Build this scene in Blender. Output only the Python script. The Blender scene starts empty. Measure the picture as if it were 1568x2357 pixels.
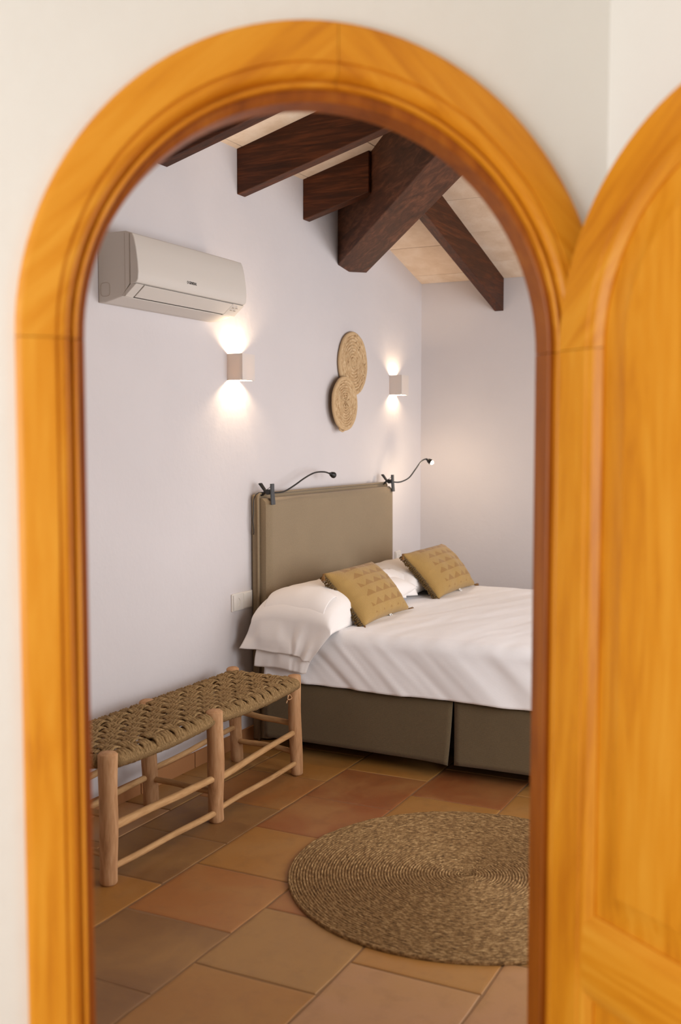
import bpy, bmesh, math, random
from mathutils import Vector, Matrix, noise
random.seed(7)
PI = math.pi
SC = bpy.context.scene
COL = SC.collection

# ------------------------------------------------------------------ camera
# world: X runs along the headboard wall, Y points into that wall, Z up; floor at 0
cam_d = bpy.data.cameras.new('camera'); cam = bpy.data.objects.new('camera', cam_d); COL.objects.link(cam)
cam_d.sensor_fit = 'HORIZONTAL'; cam_d.sensor_width = 24.0; cam_d.lens = 2440.0 / 1568.0 * 24.0
cam.location = (0, 0, 1.5)
_fw = Vector((math.cos(math.radians(26.62)), math.sin(math.radians(26.62)), 0))
_p = math.radians(3.95)
_look = _fw * math.cos(_p) - Vector((0, 0, 1)) * math.sin(_p)
cam.rotation_euler = _look.to_track_quat('-Z', 'Y').to_euler()
cam_d.clip_start = 0.02
cam_d.dof.use_dof = True; cam_d.dof.focus_distance = 4.7; cam_d.dof.aperture_fstop = 2.8
SC.camera = cam

# ------------------------------------------------------------------ view, world
SC.view_settings.view_transform = 'Standard'; SC.view_settings.look = 'None'
SC.view_settings.gamma = 1.0; SC.view_settings.use_curve_mapping = False
SC.view_settings.exposure = 0.0
SC.cycles.use_denoising = True
SC.cycles.max_bounces = 6; SC.cycles.diffuse_bounces = 4; SC.cycles.glossy_bounces = 2
SC.cycles.use_adaptive_sampling = True; SC.cycles.adaptive_threshold = 0.04
SC.cycles.sample_clamp_indirect = 6.0
wd = bpy.data.worlds.new('sky'); SC.world = wd; wd.use_nodes = True
wd.node_tree.nodes['Background'].inputs[0].default_value = (0.75, 0.87, 1.0, 1)
wd.node_tree.nodes['Background'].inputs[1].default_value = 1.0

# ------------------------------------------------------------------ layout numbers
YW = 2.735          # headboard wall
XR = 6.67           # right wall
YF = -1.6           # wall with the window, out of view on the right
MID = Vector((1.443, 0.7265, 0.0))                 # centre of the arch on the hall face of the door wall
WV = Vector((math.sqrt(.5), -math.sqrt(.5), 0))    # along the door wall, to the right
NV = Vector((math.sqrt(.5), math.sqrt(.5), 0))     # through the door, into the bedroom
DOOR = Matrix(((WV.x, NV.x, 0, MID.x), (WV.y, NV.y, 0, MID.y), (0, 0, 1, 0), (0, 0, 0, 1)))
ZS = 1.641          # spring line of the arch

def area(name, loc, direction, sx, sy, power, color):
    l = bpy.data.lights.new(name, 'AREA'); l.shape = 'RECTANGLE'; l.size = sx; l.size_y = sy
    l.energy = power; l.color = color
    o = bpy.data.objects.new(name, l); COL.objects.link(o)
    o.location = loc; o.rotation_euler = Vector(direction).to_track_quat('-Z', 'Z').to_euler()
    return o
# daylight through the bedroom and hall windows, plus an added side fill
area('bedroom_window_daylight', (5.15, YF + .03, 1.22), (0, 1, 0), 2.4, 2.2, 76, (0.92, 0.955, 1.0))
_h = DOOR @ Vector((1.95, .15, 1.45))
area('side_fill_light', _h, NV, 1.3, 1.3, 42, (0.92, 0.955, 1.0))  # added fill at a made-up, unseen side window, to light the bed side
_h = DOOR @ Vector((-2.12, -1.5, 1.42))
area('hall_window_daylight', _h, WV, 1.4, 1.3, 48, (0.91, 0.945, 1.0))

# ------------------------------------------------------------------ mesh helpers
class MB:
    def __init__(s): s.v = []; s.f = []; s.m = []; s.uv = None
    def add(s, v, f, mi=0):
        b = len(s.v); s.v += [tuple(p) for p in v]
        s.f += [tuple(i + b for i in q) for q in f]; s.m += [mi] * len(f)
        return s
    def box(s, a, b, mi=0):
        x0, y0, z0 = a; x1, y1, z1 = b
        return s.add([(x0,y0,z0),(x1,y0,z0),(x1,y1,z0),(x0,y1,z0),(x0,y0,z1),(x1,y0,z1),(x1,y1,z1),(x0,y1,z1)],
                     [(0,3,2,1),(4,5,6,7),(0,1,5,4),(1,2,6,5),(2,3,7,6),(3,0,4,7)], mi)
    def prism(s, poly, axis, a, b, mi=0):
        n = len(poly)
        def P(p, t):
            if axis == 0: return (t, p[0], p[1])
            if axis == 1: return (p[0], t, p[1])
            return (p[0], p[1], t)
        v = [P(p, a) for p in poly] + [P(p, b) for p in poly]
        f = [tuple(range(n))[::-1], tuple(range(n, 2 * n))] + [(i, (i + 1) % n, n + (i + 1) % n, n + i) for i in range(n)]
        return s.add(v, f, mi)
    def grid(s, fn, nu, nv, cu=False, cv=False, mi=0):
        v = [fn(i / nu, j / nv) for i in range(nu + (0 if cu else 1)) for j in range(nv + (0 if cv else 1))]
        NV_ = nv if cv else nv + 1; NU_ = nu if cu else nu + 1
        f = []
        for i in range(nu):
            for j in range(nv):
                i2 = (i + 1) % NU_; j2 = (j + 1) % NV_
                f.append((i * NV_ + j, i2 * NV_ + j, i2 * NV_ + j2, i * NV_ + j2))
        return s.add(v, f, mi)
    def tube(s, pts, rad, n=8, caps=True, mi=0, flat=1.0):
        pts = [Vector(p) for p in pts]
        if not hasattr(rad, '__len__'): rad = [rad] * len(pts)
        rings = []; ref = None
        for i, p in enumerate(pts):
            t = (pts[min(i + 1, len(pts) - 1)] - pts[max(i - 1, 0)]).normalized()
            if ref is None:
                ref = Vector((0, 0, 1)) if abs(t.z) < .9 else Vector((1, 0, 0))
            a = (ref - t * ref.dot(t)).normalized(); ref = a; b = t.cross(a)
            rings.append([p + (a * math.cos(2 * PI * k / n) * flat + b * math.sin(2 * PI * k / n)) * rad[i] for k in range(n)])
        v = [q for r in rings for q in r]; f = []
        for i in range(len(pts) - 1):
            for k in range(n):
                f.append((i * n + k, i * n + (k + 1) % n, (i + 1) * n + (k + 1) % n, (i + 1) * n + k))
        if caps:
            f.append(tuple(range(n))[::-1]); f.append(tuple((len(pts) - 1) * n + k for k in range(n)))
        return s.add(v, f, mi)
    def sphere(s, c, r, n=10, m=8, sc=(1, 1, 1), mi=0):
        v = [(c[0], c[1], c[2] + r * sc[2])]
        for j in range(1, m):
            t = PI * j / m
            for i in range(n):
                p = 2 * PI * i / n
                v.append((c[0] + r * sc[0] * math.sin(t) * math.cos(p), c[1] + r * sc[1] * math.sin(t) * math.sin(p), c[2] + r * sc[2] * math.cos(t)))
        v.append((c[0], c[1], c[2] - r * sc[2])); f = []
        for i in range(n): f.append((0, 1 + i, 1 + (i + 1) % n))
        for j in range(m - 2):
            for i in range(n):
                a = 1 + j * n; f.append((a + i, a + n + i, a + n + (i + 1) % n, a + (i + 1) % n))
        l = 1 + (m - 2) * n
        for i in range(n): f.append((len(v) - 1, l + (i + 1) % n, l + i))
        return s.add(v, f, mi)
    def mesh(s, name, mats, smooth=False, recalc=True):
        me = bpy.data.meshes.new(name); me.from_pydata(s.v, [], s.f)
        for m in (mats if isinstance(mats, (list, tuple)) else [mats]): me.materials.append(m)
        for i, p in enumerate(me.polygons): p.material_index = s.m[i]
        if recalc:
            bm = bmesh.new(); bm.from_mesh(me); bmesh.ops.recalc_face_normals(bm, faces=bm.faces); bm.to_mesh(me); bm.free()
        if smooth:
            me.polygons.foreach_set('use_smooth', [True] * len(me.polygons))
        me.update(); return me
    def build(s, name, mats, parent=None, smooth=False, bevel=0, matrix=None, angle=None):
        o = link(name, s.mesh(name, mats, smooth or angle is not None), parent)
        if matrix is not None: o.matrix_world = matrix
        if angle is not None:
            o.data.set_sharp_from_angle(angle=math.radians(angle))
        if bevel:
            b = o.modifiers.new('bevel', 'BEVEL'); b.width = bevel; b.segments = 2; b.limit_method = 'ANGLE'; b.angle_limit = math.radians(40)
        return o
def link(name, data, parent=None):
    o = bpy.data.objects.new(name, data); COL.objects.link(o)
    if parent is not None: o.parent = parent
    return o
def tag(o, label, cat, group=None, kind=None):
    o['label'] = label; o['category'] = cat
    if group: o['group'] = group
    if kind: o['kind'] = kind
    return o
def thing(name, label, cat, loc=(0, 0, 0), group=None, kind=None, matrix=None):
    o = link(name, None); o.empty_display_size = .1
    if matrix is not None: o.matrix_world = matrix
    else: o.location = loc
    return tag(o, label, cat, group, kind)
def struct(o, label, cat): return tag(o, label, cat, None, 'structure')
def crom(pts, n=8):
    pts = [Vector(p) for p in pts]; P = [pts[0] * 2 - pts[1]] + pts + [pts[-1] * 2 - pts[-2]]; out = []
    for i in range(1, len(P) - 2):
        for k in range(n):
            t = k / n; a, b, c, d = P[i - 1], P[i], P[i + 1], P[i + 2]
            out.append(.5 * ((2 * b) + (c - a) * t + (2 * a - 5 * b + 4 * c - d) * t * t + (3 * b - a - 3 * c + d) * t ** 3))
    out.append(pts[-1]); return out
def nz(x, y=0, z=0): return noise.noise(Vector((x, y, z)))

# ------------------------------------------------------------------ materials
def mat(name, base, rough=.6, spec=.5, coat=0, metal=0, emit=None, estr=0):
    m = bpy.data.materials.new(name); m.use_nodes = True; nt = m.node_tree; b = nt.nodes['Principled BSDF']
    b.inputs['Base Color'].default_value = (*base, 1); b.inputs['Roughness'].default_value = rough
    b.inputs['Specular IOR Level'].default_value = spec; b.inputs['Metallic'].default_value = metal
    b.inputs['Coat Weight'].default_value = coat
    if coat: b.inputs['Coat Roughness'].default_value = .25
    if emit: b.inputs['Emission Color'].default_value = (*emit, 1); b.inputs['Emission Strength'].default_value = estr
    return m
def srgb(r, g, b): return tuple((c / 255 / 12.92) if c / 255 <= .04045 else ((c / 255 + .055) / 1.055) ** 2.4 for c in (r, g, b))
class N:
    """small node builder on top of a material"""
    def __init__(s, m): s.m = m; s.nt = m.node_tree; s.b = s.nt.nodes['Principled BSDF']
    def new(s, t, **k):
        n = s.nt.nodes.new(t)
        for a, b in k.items(): setattr(n, a, b)
        return n
    def ln(s, a, b): s.nt.links.new(a, b)
    def coords(s, which='Object', scale=(1, 1, 1), rot=(0, 0, 0)):
        t = s.new('ShaderNodeTexCoord'); mp = s.new('ShaderNodeMapping'); src = t.outputs[which]
        if any(rot):
            m0 = s.new('ShaderNodeMapping'); m0.inputs['Rotation'].default_value = rot
            s.ln(src, m0.inputs['Vector']); src = m0.outputs['Vector']
        mp.inputs['Scale'].default_value = scale
        s.ln(src, mp.inputs['Vector']); return mp.outputs['Vector']
    def noise(s, vec, scale, detail=4, rough=.55, dist=0):
        n = s.new('ShaderNodeTexNoise'); n.inputs['Scale'].default_value = scale; n.inputs['Detail'].default_value = detail
        n.inputs['Roughness'].default_value = rough; n.inputs['Distortion'].default_value = dist
        s.ln(vec, n.inputs['Vector']); return n.outputs['Fac']
    def ramp(s, fac, stops):
        r = s.new('ShaderNodeValToRGB'); e = r.color_ramp.elements
        while len(e) < len(stops): e.new(.5)
        for i, (p, c) in enumerate(stops): e[i].position = p; e[i].color = (*c, 1)
        s.ln(fac, r.inputs['Fac']); return r.outputs['Color']
    def mix(s, fac, a, b, mode='MIX'):
        n = s.new('ShaderNodeMix'); n.data_type = 'RGBA'; n.blend_type = mode
        for v, i in ((fac, 0), (a, 6), (b, 7)):
            if hasattr(v, 'is_linked') or hasattr(v, 'links'): s.ln(v, n.inputs[i])
            elif isinstance(v, (int, float)): n.inputs[i].default_value = v
            else: n.inputs[i].default_value = (*v, 1)
        return n.outputs[2]
    def math(s, op, a, b=None, c=None):
        n = s.new('ShaderNodeMath'); n.operation = op
        for i, v in enumerate((a, b, c)):
            if v is None: continue
            if isinstance(v, (int, float)): n.inputs[i].default_value = v
            else: s.ln(v, n.inputs[i])
        return n.outputs[0]
    def bump(s, h, strength=.3, dist=.01):
        n = s.new('ShaderNodeBump'); n.inputs['Strength'].default_value = strength; n.inputs['Distance'].default_value = dist
        s.ln(h, n.inputs['Height']); s.ln(n.outputs['Normal'], s.b.inputs['Normal'])
    def color(s, c): s.ln(c, s.b.inputs['Base Color'])

def plaster(name, c, vary=.03):
    m = mat(name, c, .9, .2); n = N(m); v = n.coords()
    a = n.noise(v, 1.3, 3); hi = tuple(min(1, x * (1 + vary)) for x in c); lo = tuple(x * (1 - vary) for x in c)
    n.color(n.ramp(a, [(.3, lo), (.7, hi)]))
    h = n.noise(v, 22, 2, .6); n.bump(h, .22, .006); return m
M_WALL = plaster('white_plaster', srgb(211, 203, 201))
M_HALL = plaster('cream_plaster', srgb(240, 235, 226))
M_HFLOOR = plaster('pale_bounce_floor', srgb(196, 178, 156), .08)  # unseen hall floor, paled so its bounce light stays neutral
def timber(name, dark, mid, light, rot=(0, 0, 0), sc=(9, 9, .7), rough=.4, coat=.06, knots=True, bump=.06, spec=.25):
    m = mat(name, mid, rough, spec, coat); n = N(m); v = n.coords('Object', sc, rot)
    a = n.noise(v, 2.2, 6, .6, 1.2); b = n.noise(v, 9, 3, .5, .4)
    f = n.math('ADD', n.math('MULTIPLY', a, .7), n.math('MULTIPLY', b, .3))
    c = n.ramp(f, [(.30, dark), (.5, mid), (.68, light)])
    w = n.noise(n.coords('Object', (1.6, 1.6, 1.0)), 1.5, 2)
    c = n.mix(n.math('MULTIPLY', w, .35), c, mid)
    if knots:
        vo = n.new('ShaderNodeTexVoronoi'); vo.inputs['Scale'].default_value = 1.0
        n.ln(n.coords('Object', (sc[0] * .55, sc[1] * .55, sc[2] * 2.6), rot), vo.inputs['Vector'])
        k = n.ramp(vo.outputs['Distance'], [(.03, (1, 1, 1)), (.11, (0, 0, 0))])
        c = n.mix(n.math('MULTIPLY', k, .55), c, dark)
    n.color(c); n.bump(f, bump, .004); return m
_PD, _PM, _PL = srgb(188, 104, 12), srgb(226, 146, 30), srgb(240, 168, 54)
M_PINE = timber('honey_pine_upright', _PD, _PM, _PL)
M_PINE_L = timber('honey_pine_left_arch', _PD, _PM, _PL, (0, math.radians(-48), 0))
M_PINE_R = timber('honey_pine_right_arch', _PD, _PM, _PL, (0, math.radians(48), 0))
M_PINE_D = timber('shade_toned_pine_lining', srgb(118, 58, 8), srgb(158, 84, 14), srgb(178, 104, 24))  # darker copy of the pine; the reveal's shade is put into its colour
M_PINE_H = timber('honey_pine_rail', _PD, _PM, _PL, (0, math.radians(90), 0))
M_BEAM = timber('dark_stained_beam', srgb(36, 17, 7), srgb(70, 35, 15), srgb(108, 56, 26), (0, math.radians(90), 0), (14, 14, 1.0), .55, 0, True, .15)
M_BEAM2 = timber('brown_walnut_hip_beam', srgb(40, 22, 12), srgb(78, 45, 27), srgb(122, 76, 50), (0, math.radians(90), 0), (8, 8, 1.6), .6, 0, False, .2)
M_LOG = timber('peeled_log', srgb(146, 100, 62), srgb(186, 140, 98), srgb(206, 164, 122), (0, 0, 0), (16, 16, 2.2), .75, 0, True, .15)
M_LOGX = timber('peeled_rung', srgb(150, 106, 62), srgb(190, 146, 98), srgb(208, 168, 118), (0, 0, 0), (16, 16, 2.2), .75, 0, True, .15)

def slabmat():
    m = mat('sandstone_slab', srgb(226, 205, 178), .9, .2); n = N(m); v = n.coords()
    oi = n.new('ShaderNodeObjectInfo')
    c = n.ramp(n.noise(v, 7, 6, .65), [(.3, srgb(222, 196, 168)), (.55, srgb(236, 214, 190)), (.75, srgb(244, 228, 208))])
    c = n.mix(n.math('MULTIPLY', oi.outputs['Random'], .35), c, srgb(216, 186, 158)); n.color(c)
    n.bump(n.noise(v, 60, 5, .7), .3, .006); return m
M_SLAB = slabmat()
def tilemat():
    m = mat('handmade_terracotta', srgb(160, 115, 72), .5, .45); n = N(m); v = n.coords()
    oi = n.new('ShaderNodeObjectInfo')
    wv = n.new('ShaderNodeVectorMath'); wv.operation = 'ADD'
    n.ln(v, wv.inputs[0]); n.ln(oi.outputs['Location'], wv.inputs[1]); v2 = wv.outputs[0]
    a = n.noise(v2, 3.2, 5, .6, .6)
    c = n.mix(n.ramp(a, [(.38, (0, 0, 0)), (.66, (1, 1, 1))]), oi.outputs['Color'], srgb(168, 124, 70))
    c = n.mix(.45, c, oi.outputs['Color'])
    d = n.noise(v2, 14, 4, .6); c = n.mix(n.math('MULTIPLY', n.ramp(d, [(.5, (0, 0, 0)), (.75, (1, 1, 1))]), .22), c, srgb(110, 74, 46))
    n.color(c)
    r = n.math('ADD', n.math('MULTIPLY', a, .3), .36); n.ln(r, n.b.inputs['Roughness'])
    n.bump(n.noise(v2, 18, 5, .6), .16, .006); return m
M_TILE = tilemat()
M_GROUT = plaster('brown_grout', srgb(138, 104, 72), .08)
M_CLAY = plaster('clay_skirting', srgb(168, 116, 74), .1)
def fabric(name, c, scale=900, strength=.25, rough=.9, vary=.06, soft=0.0):
    m = mat(name, c, rough, .2); n = N(m); v = n.coords()
    a = n.noise(v, 160, 3, .7); b = n.noise(v, 5, 2)
    f = n.math('ADD', n.math('MULTIPLY', a, .7), n.math('MULTIPLY', b, .3))
    n.color(n.ramp(f, [(.3, tuple(x * (1 - vary) for x in c)), (.7, tuple(min(1, x * (1 + vary)) for x in c))]))
    w1 = n.new('ShaderNodeTexWave'); w1.bands_direction = 'X'; w1.inputs['Scale'].default_value = scale / 10; n.ln(v, w1.inputs['Vector'])
    w2 = n.new('ShaderNodeTexWave'); w2.bands_direction = 'Z'; w2.inputs['Scale'].default_value = scale / 10; n.ln(v, w2.inputs['Vector'])
    h = n.math('ADD', n.math('MULTIPLY', n.math('ADD', w1.outputs['Fac'], w2.outputs['Fac']), .3), a)
    n.bump(h, strength, .002)
    n.b.inputs['Sheen Weight'].default_value = .15
    return m
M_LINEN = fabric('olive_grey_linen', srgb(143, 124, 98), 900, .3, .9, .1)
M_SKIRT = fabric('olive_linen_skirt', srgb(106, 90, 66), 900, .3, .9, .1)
M_SHEET = fabric('white_cotton', srgb(247, 243, 242), 1200, .06, .85, .012)
M_CASE = fabric('white_pillowcase', srgb(242, 234, 228), 1200, .06, .85, .012)
M_MATT = fabric('off_white_ticking', srgb(214, 202, 188), 700, .1)
M_DARK = mat('dark_underside', srgb(30, 27, 24), .9)
M_FRINGE = fabric('dark_olive_fringe', srgb(98, 74, 38), 500, .5, .95, .25)
M_TASSEL = fabric('tan_tassel', srgb(122, 84, 42), 500, .5, .95, .2)
M_BLACK = mat('black_plastic', srgb(24, 23, 22), .4)
M_GREYP = mat('satin_grey_plastic', srgb(62, 64, 66), .35)
M_AC = mat('white_abs_plastic', srgb(206, 197, 187), .42, .4)
M_ACG = mat('dark_slot', srgb(70, 66, 60), .7)
M_INK = mat('grey_ink', srgb(70, 66, 62), .6)
M_SOCK = mat('ivory_plastic', srgb(230, 222, 212), .4)
M_SOCKIN = mat('socket_recess', srgb(176, 160, 144), .6)
M_GYPSUM = plaster('white_gypsum_lamp', srgb(232, 224, 216), .01)
def thin_gypsum():
    m = mat('thin_gypsum_shade', srgb(214, 204, 196), .8, .2); n = N(m)
    tr = n.new('ShaderNodeBsdfTranslucent'); tr.inputs['Color'].default_value = (*srgb(240, 214, 180), 1)
    mx = n.new('ShaderNodeMixShader'); mx.inputs[0].default_value = .04
    out = m.node_tree.nodes['Material Output']; n.ln(n.b.outputs[0], mx.inputs[1]); n.ln(tr.outputs[0], mx.inputs[2]); n.ln(mx.outputs[0], out.inputs['Surface']); return m
M_SHADE = thin_gypsum()
M_WHITE = mat('white_tag', srgb(235, 232, 228), .8)
M_STEEL = mat('steel_wire', srgb(150, 145, 140), .35, metal=1)
def fibre(name, dark, mid, light, sx=40, sy=160, bump=.6, uv=True):
    m = mat(name, mid, .85, .25); n = N(m); v = n.coords('UV' if uv else 'Object', (sx, sy, sx))
    a = n.noise(v, 1.0, 4, .7); c = n.ramp(a, [(.32, dark), (.5, mid), (.67, light)])
    b = n.noise(n.coords('Object'), 6, 2); c = n.mix(n.math('MULTIPLY', b, .3), c, mid)
    n.color(c); n.bump(a, bump, .004); return m
M_SEAGRASS = fibre('seagrass_rug', srgb(58, 38, 18), srgb(136, 102, 62), srgb(196, 160, 110), 48, 170, .9)
M_PALM = fibre('palm_leaf_coil', srgb(160, 124, 84), srgb(200, 168, 127), srgb(224, 198, 160), 30, 80, .2)
M_RUSH = fibre('twisted_rush', srgb(84, 62, 36), srgb(146, 115, 74), srgb(188, 156, 110), 70, 320, .7)

# ------------------------------------------------------------------ walls of the bedroom
def wall(name, a, b, label, m=M_WALL):
    o = MB().box(a, b).build(name, m); return struct(o, label, 'wall')
wall('wall_left', (-.75, YW, -.05), (XR + .15, YW + .15, 3.05), 'white plaster wall behind the headboard, with sconces and baskets')
wall('wall_right', (XR, YF - .1, -.05), (XR + .15, YW, 2.75), 'white plaster wall on the far side of the bed')
wb = MB()     # wall out of view on the right, pierced by a window
wb.box((3.5, YF - .15, -.05), (3.93, YF, 3.05)).box((6.37, YF - .15, -.05), (XR + .15, YF, 3.05))
wb.box((3.93, YF - .15, -.05), (6.37, YF, .08)).box((3.93, YF - .15, 2.36), (6.37, YF, 3.05))
struct(wb.build('wall_back', M_WALL), 'white plaster wall with the bedroom window, past the foot of the bed', 'wall')
wf = thing('window_1', 'timber framed bedroom window letting in daylight past the foot of the bed', 'window', (5.15, YF - .08, .08), None, 'structure')
MB().box((-1.22, -.03, 0), (-1.15, .03, 2.28)).box((1.15, -.03, 0), (1.22, .03, 2.28)).box((-1.15, -.03, 0), (1.15, .03, .07)).box((-1.15, -.03, 2.21), (1.15, .03, 2.28)).build('window_frame', M_PINE, wf)
MB().box((-.035, -.025, .07), (.035, .025, 2.21)).build('mullion', M_PINE, wf)

# door wall with the arched hole (local: x right along the wall, y into the bedroom)
def arch_wall():
    m = MB(); r = .43; x0, x1, zt = -2.98, 3.4, 3.6; y0, y1 = .02, .12; n = 40
    for y, s in ((y0, 1), (y1, -1)):
        m.add([(x0, y, -.05), (-r, y, -.05), (-r, y, zt), (x0, y, zt)], [(0, 1, 2, 3)])
        for (a_, b_, c_, d_) in ((r, 1.28, -.05, zt), (2.62, x1, -.05, zt), (1.28, 2.62, -.05, .78), (1.28, 2.62, 2.12, zt)):
            m.add([(a_, y, c_), (b_, y, c_), (b_, y, d_), (a_, y, d_)], [(0, 1, 2, 3)])
        for k in range(n):
            a = PI * k / n; b = PI * (k + 1) / n
            p = (-r * math.cos(a), ZS + r * math.sin(a)); q = (-r * math.cos(b), ZS + r * math.sin(b))
            m.add([(p[0], y, p[1]), (q[0], y, q[1]), (q[0], y, zt), (p[0], y, zt)], [(0, 1, 2, 3)])
    path = [(-r, -.05)] + [(-r * math.cos(PI * k / n), ZS + r * math.sin(PI * k / n)) for k in range(n + 1)] + [(r, -.05)]
    for p, q in zip(path, path[1:]):
        m.add([(p[0], y0, p[1]), (q[0], y0, q[1]), (q[0], y1, q[1]), (p[0], y1, p[1])], [(0, 1, 2, 3)])
    hole = [(1.28, .78), (2.62, .78), (2.62, 2.12), (1.28, 2.12), (1.28, .78)]  # opening cut for the added side window
    for p, q in zip(hole, hole[1:]):
        m.add([(p[0], y0, p[1]), (q[0], y0, q[1]), (q[0], y1, q[1]), (p[0], y1, p[1])], [(0, 1, 2, 3)])
    me = m.mesh('wall_front', [M_HALL], recalc=False)
    bm = bmesh.new(); bm.from_mesh(me); bmesh.ops.remove_doubles(bm, verts=bm.verts, dist=1e-5); bm.to_mesh(me); bm.free()
    o = link('wall_front', me); o.matrix_world = DOOR; return o
struct(arch_wall(), 'cream plaster hall wall around the arched door frame', 'wall')

w3 = thing('added_window_3', 'added unseen window lighting the bed side, right of the arched door', 'window', None, None, 'structure', DOOR @ Matrix.Translation((1.95, .07, .78)))  # made-up window out of view, added to carry the side fill
MB().box((-.67, -.03, 0), (-.61, .03, 1.34)).box((.61, -.03, 0), (.67, .03, 1.34)).box((-.61, -.03, 0), (.61, .03, .06)).box((-.61, -.03, 1.28), (.61, .03, 1.34)).build('window_frame', M_PINE, w3)
MB().box((-.03, -.025, .06), (.03, .025, 1.28)).build('mullion', M_PINE, w3)

# ------------------------------------------------------------------ hall around the camera (local door frame)
HA = math.radians(11.5); XC = .474
hw = MB(); L = 3.6
d = (math.sin(HA), -math.cos(HA)); e = (math.cos(HA), math.sin(HA))
P = [(XC, .02), (XC + d[0] * L, .02 + d[1] * L)]
hw.prism([P[0], P[1], (P[1][0] + e[0] * .12, P[1][1] + e[1] * .12), (P[0][0] + e[0] * .12, P[0][1] + .0)], 2, -.05, 2.95)
struct(hw.build('wall_hall_right', M_HALL, matrix=DOOR), 'cream plaster hall wall behind the open door leaf', 'wall')
hl = MB()
hl.box((-2.3, -3.5, -.05), (-2.16, -2.22, 2.95)).box((-2.3, -.78, -.05), (-2.16, .02, 2.95)).box((-2.3, -2.22, -.05), (-2.16, -.78, .78)).box((-2.3, -2.22, 2.22), (-2.16, -.78, 2.95))
struct(hl.build('wall_hall_left', M_HALL, matrix=DOOR), 'cream plaster hall wall with the hall window, left of the camera', 'wall')
hwin = thing('window_2', 'timber framed hall window left of the camera', 'window', None, None, 'structure', DOOR @ Matrix.Translation((-2.24, -1.5, .78)))
MB().box((-.03, -.72, 0), (.03, -.66, 1.44)).box((-.03, .66, 0), (.03, .72, 1.44)).box((-.03, -.66, 0), (.03, .66, .06)).box((-.03, -.66, 1.38), (.03, .66, 1.44)).build('window_frame', M_PINE, hwin)
MB().box((-.025, -.03, .06), (.025, .03, 1.38)).build('mullion', M_PINE, hwin)
struct(MB().box((-2.3, -3.62, -.05), (1.5, -3.5, 2.95)).build('wall_hall_back', M_HALL, matrix=DOOR), 'cream plaster hall wall behind the camera', 'wall')
struct(MB().box((-2.3, -3.62, 2.83), (1.5, .02, 2.95)).build('ceiling_hall', M_HALL, matrix=DOOR), 'flat cream hall ceiling above the camera', 'ceiling')
struct(MB().box((-2.3, -3.62, -.06), (1.5, .02, -.002)).build('floor_hall', M_HFLOOR, matrix=DOOR), 'unseen hall floor under the camera, paled for neutral bounce light', 'floor')

# ------------------------------------------------------------------ polygon clipping in plan
def clip(poly, region):
    out = poly; n = len(region)
    ar = sum(region[i][0] * region[(i + 1) % n][1] - region[(i + 1) % n][0] * region[i][1] for i in range(n))
    reg = region if ar > 0 else region[::-1]
    for i in range(n):
        a, b = reg[i], reg[(i + 1) % n]; inp = out; out = []
        if not inp: return []
        def side(p): return (b[0] - a[0]) * (p[1] - a[1]) - (b[1] - a[1]) * (p[0] - a[0])
        for k in range(len(inp)):
            p, q = inp[k], inp[(k + 1) % len(inp)]; sp, sq = side(p), side(q)
            if sp >= 0: out.append(p)
            if (sp > 1e-9 and sq < -1e-9) or (sp < -1e-9 and sq > 1e-9):
                t = sp / (sp - sq); out.append((p[0] + (q[0] - p[0]) * t, p[1] + (q[1] - p[1]) * t))
    return out
def parea(p): return abs(sum(p[i][0] * p[(i + 1) % len(p)][1] - p[(i + 1) % len(p)][0] * p[i][1] for i in range(len(p)))) / 2

# ------------------------------------------------------------------ floor
_dl = lambda x, off: None
ROOM = [(-.55, YW), (XR, YW), (XR, YF), (3.86, YF)]       # bedroom plan (the door wall is the slanted side)
ROOM = [(-.49, YW), (XR, YW), (XR, YF), (3.85, YF)]
fl = MB(); fl.prism([(-.6, YW + .05), (XR + .05, YW + .05), (XR + .05, YF - .05), (3.7, YF - .05)], 2, -.06, -.0035)
floor = struct(fl.build('floor', M_GROUT), 'handmade terracotta tile floor of the bedroom', 'floor')
TP = .4; JW = .0065
def tile_mesh(poly, name='tile', seed=0):
    """one tile: worn, slightly rounded rim; poly in local plan"""
    n = len(poly); cx = sum(p[0] for p in poly) / n; cy = sum(p[1] for p in poly) / n
    def inset(q):
        return [(cx + (x - cx) * (1 - q / max(.03, math.hypot(x - cx, y - cy))), cy + (y - cy) * (1 - q / max(.03, math.hypot(x - cx, y - cy)))) for x, y in poly]
    p1 = inset(.003); p2 = inset(.013)
    v = [(x, y, -.03) for x, y in poly] + [(x, y, -.0028) for x, y in poly] + [(x, y, -.0008) for x, y in p1] + [(x, y, 0) for x, y in p2]
    f = []
    for l in range(3):
        for i in range(n): f.append((l * n + i, l * n + (i + 1) % n, (l + 1) * n + (i + 1) % n, (l + 1) * n + i))
    f.append(tuple(3 * n + i for i in range(n)))
    m = MB().add(v, f); return m.mesh(name, M_TILE)
def rough_sq(seed):
    r = random.Random(seed); h = (TP - JW) / 2; out = []
    for (a, b) in (((-h, -h), (h, -h)), ((h, -h), (h, h)), ((h, h), (-h, h)), ((-h, h), (-h, -h))):
        for k in range(4):
            t = k / 4; j = .0022
            out.append((a[0] + (b[0] - a[0]) * t + r.uniform(-j, j), a[1] + (b[1] - a[1]) * t + r.uniform(-j, j)))
    return out
FULL = [tile_mesh(rough_sq(s)) for s in range(5)]
TC = dict(och=srgb(160, 108, 48), oli=srgb(152, 110, 60), red=srgb(146, 84, 42), org=srgb(158, 100, 48), brn=srgb(132, 92, 52), pnk=srgb(172, 126, 86), red2=srgb(136, 76, 38))
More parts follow.
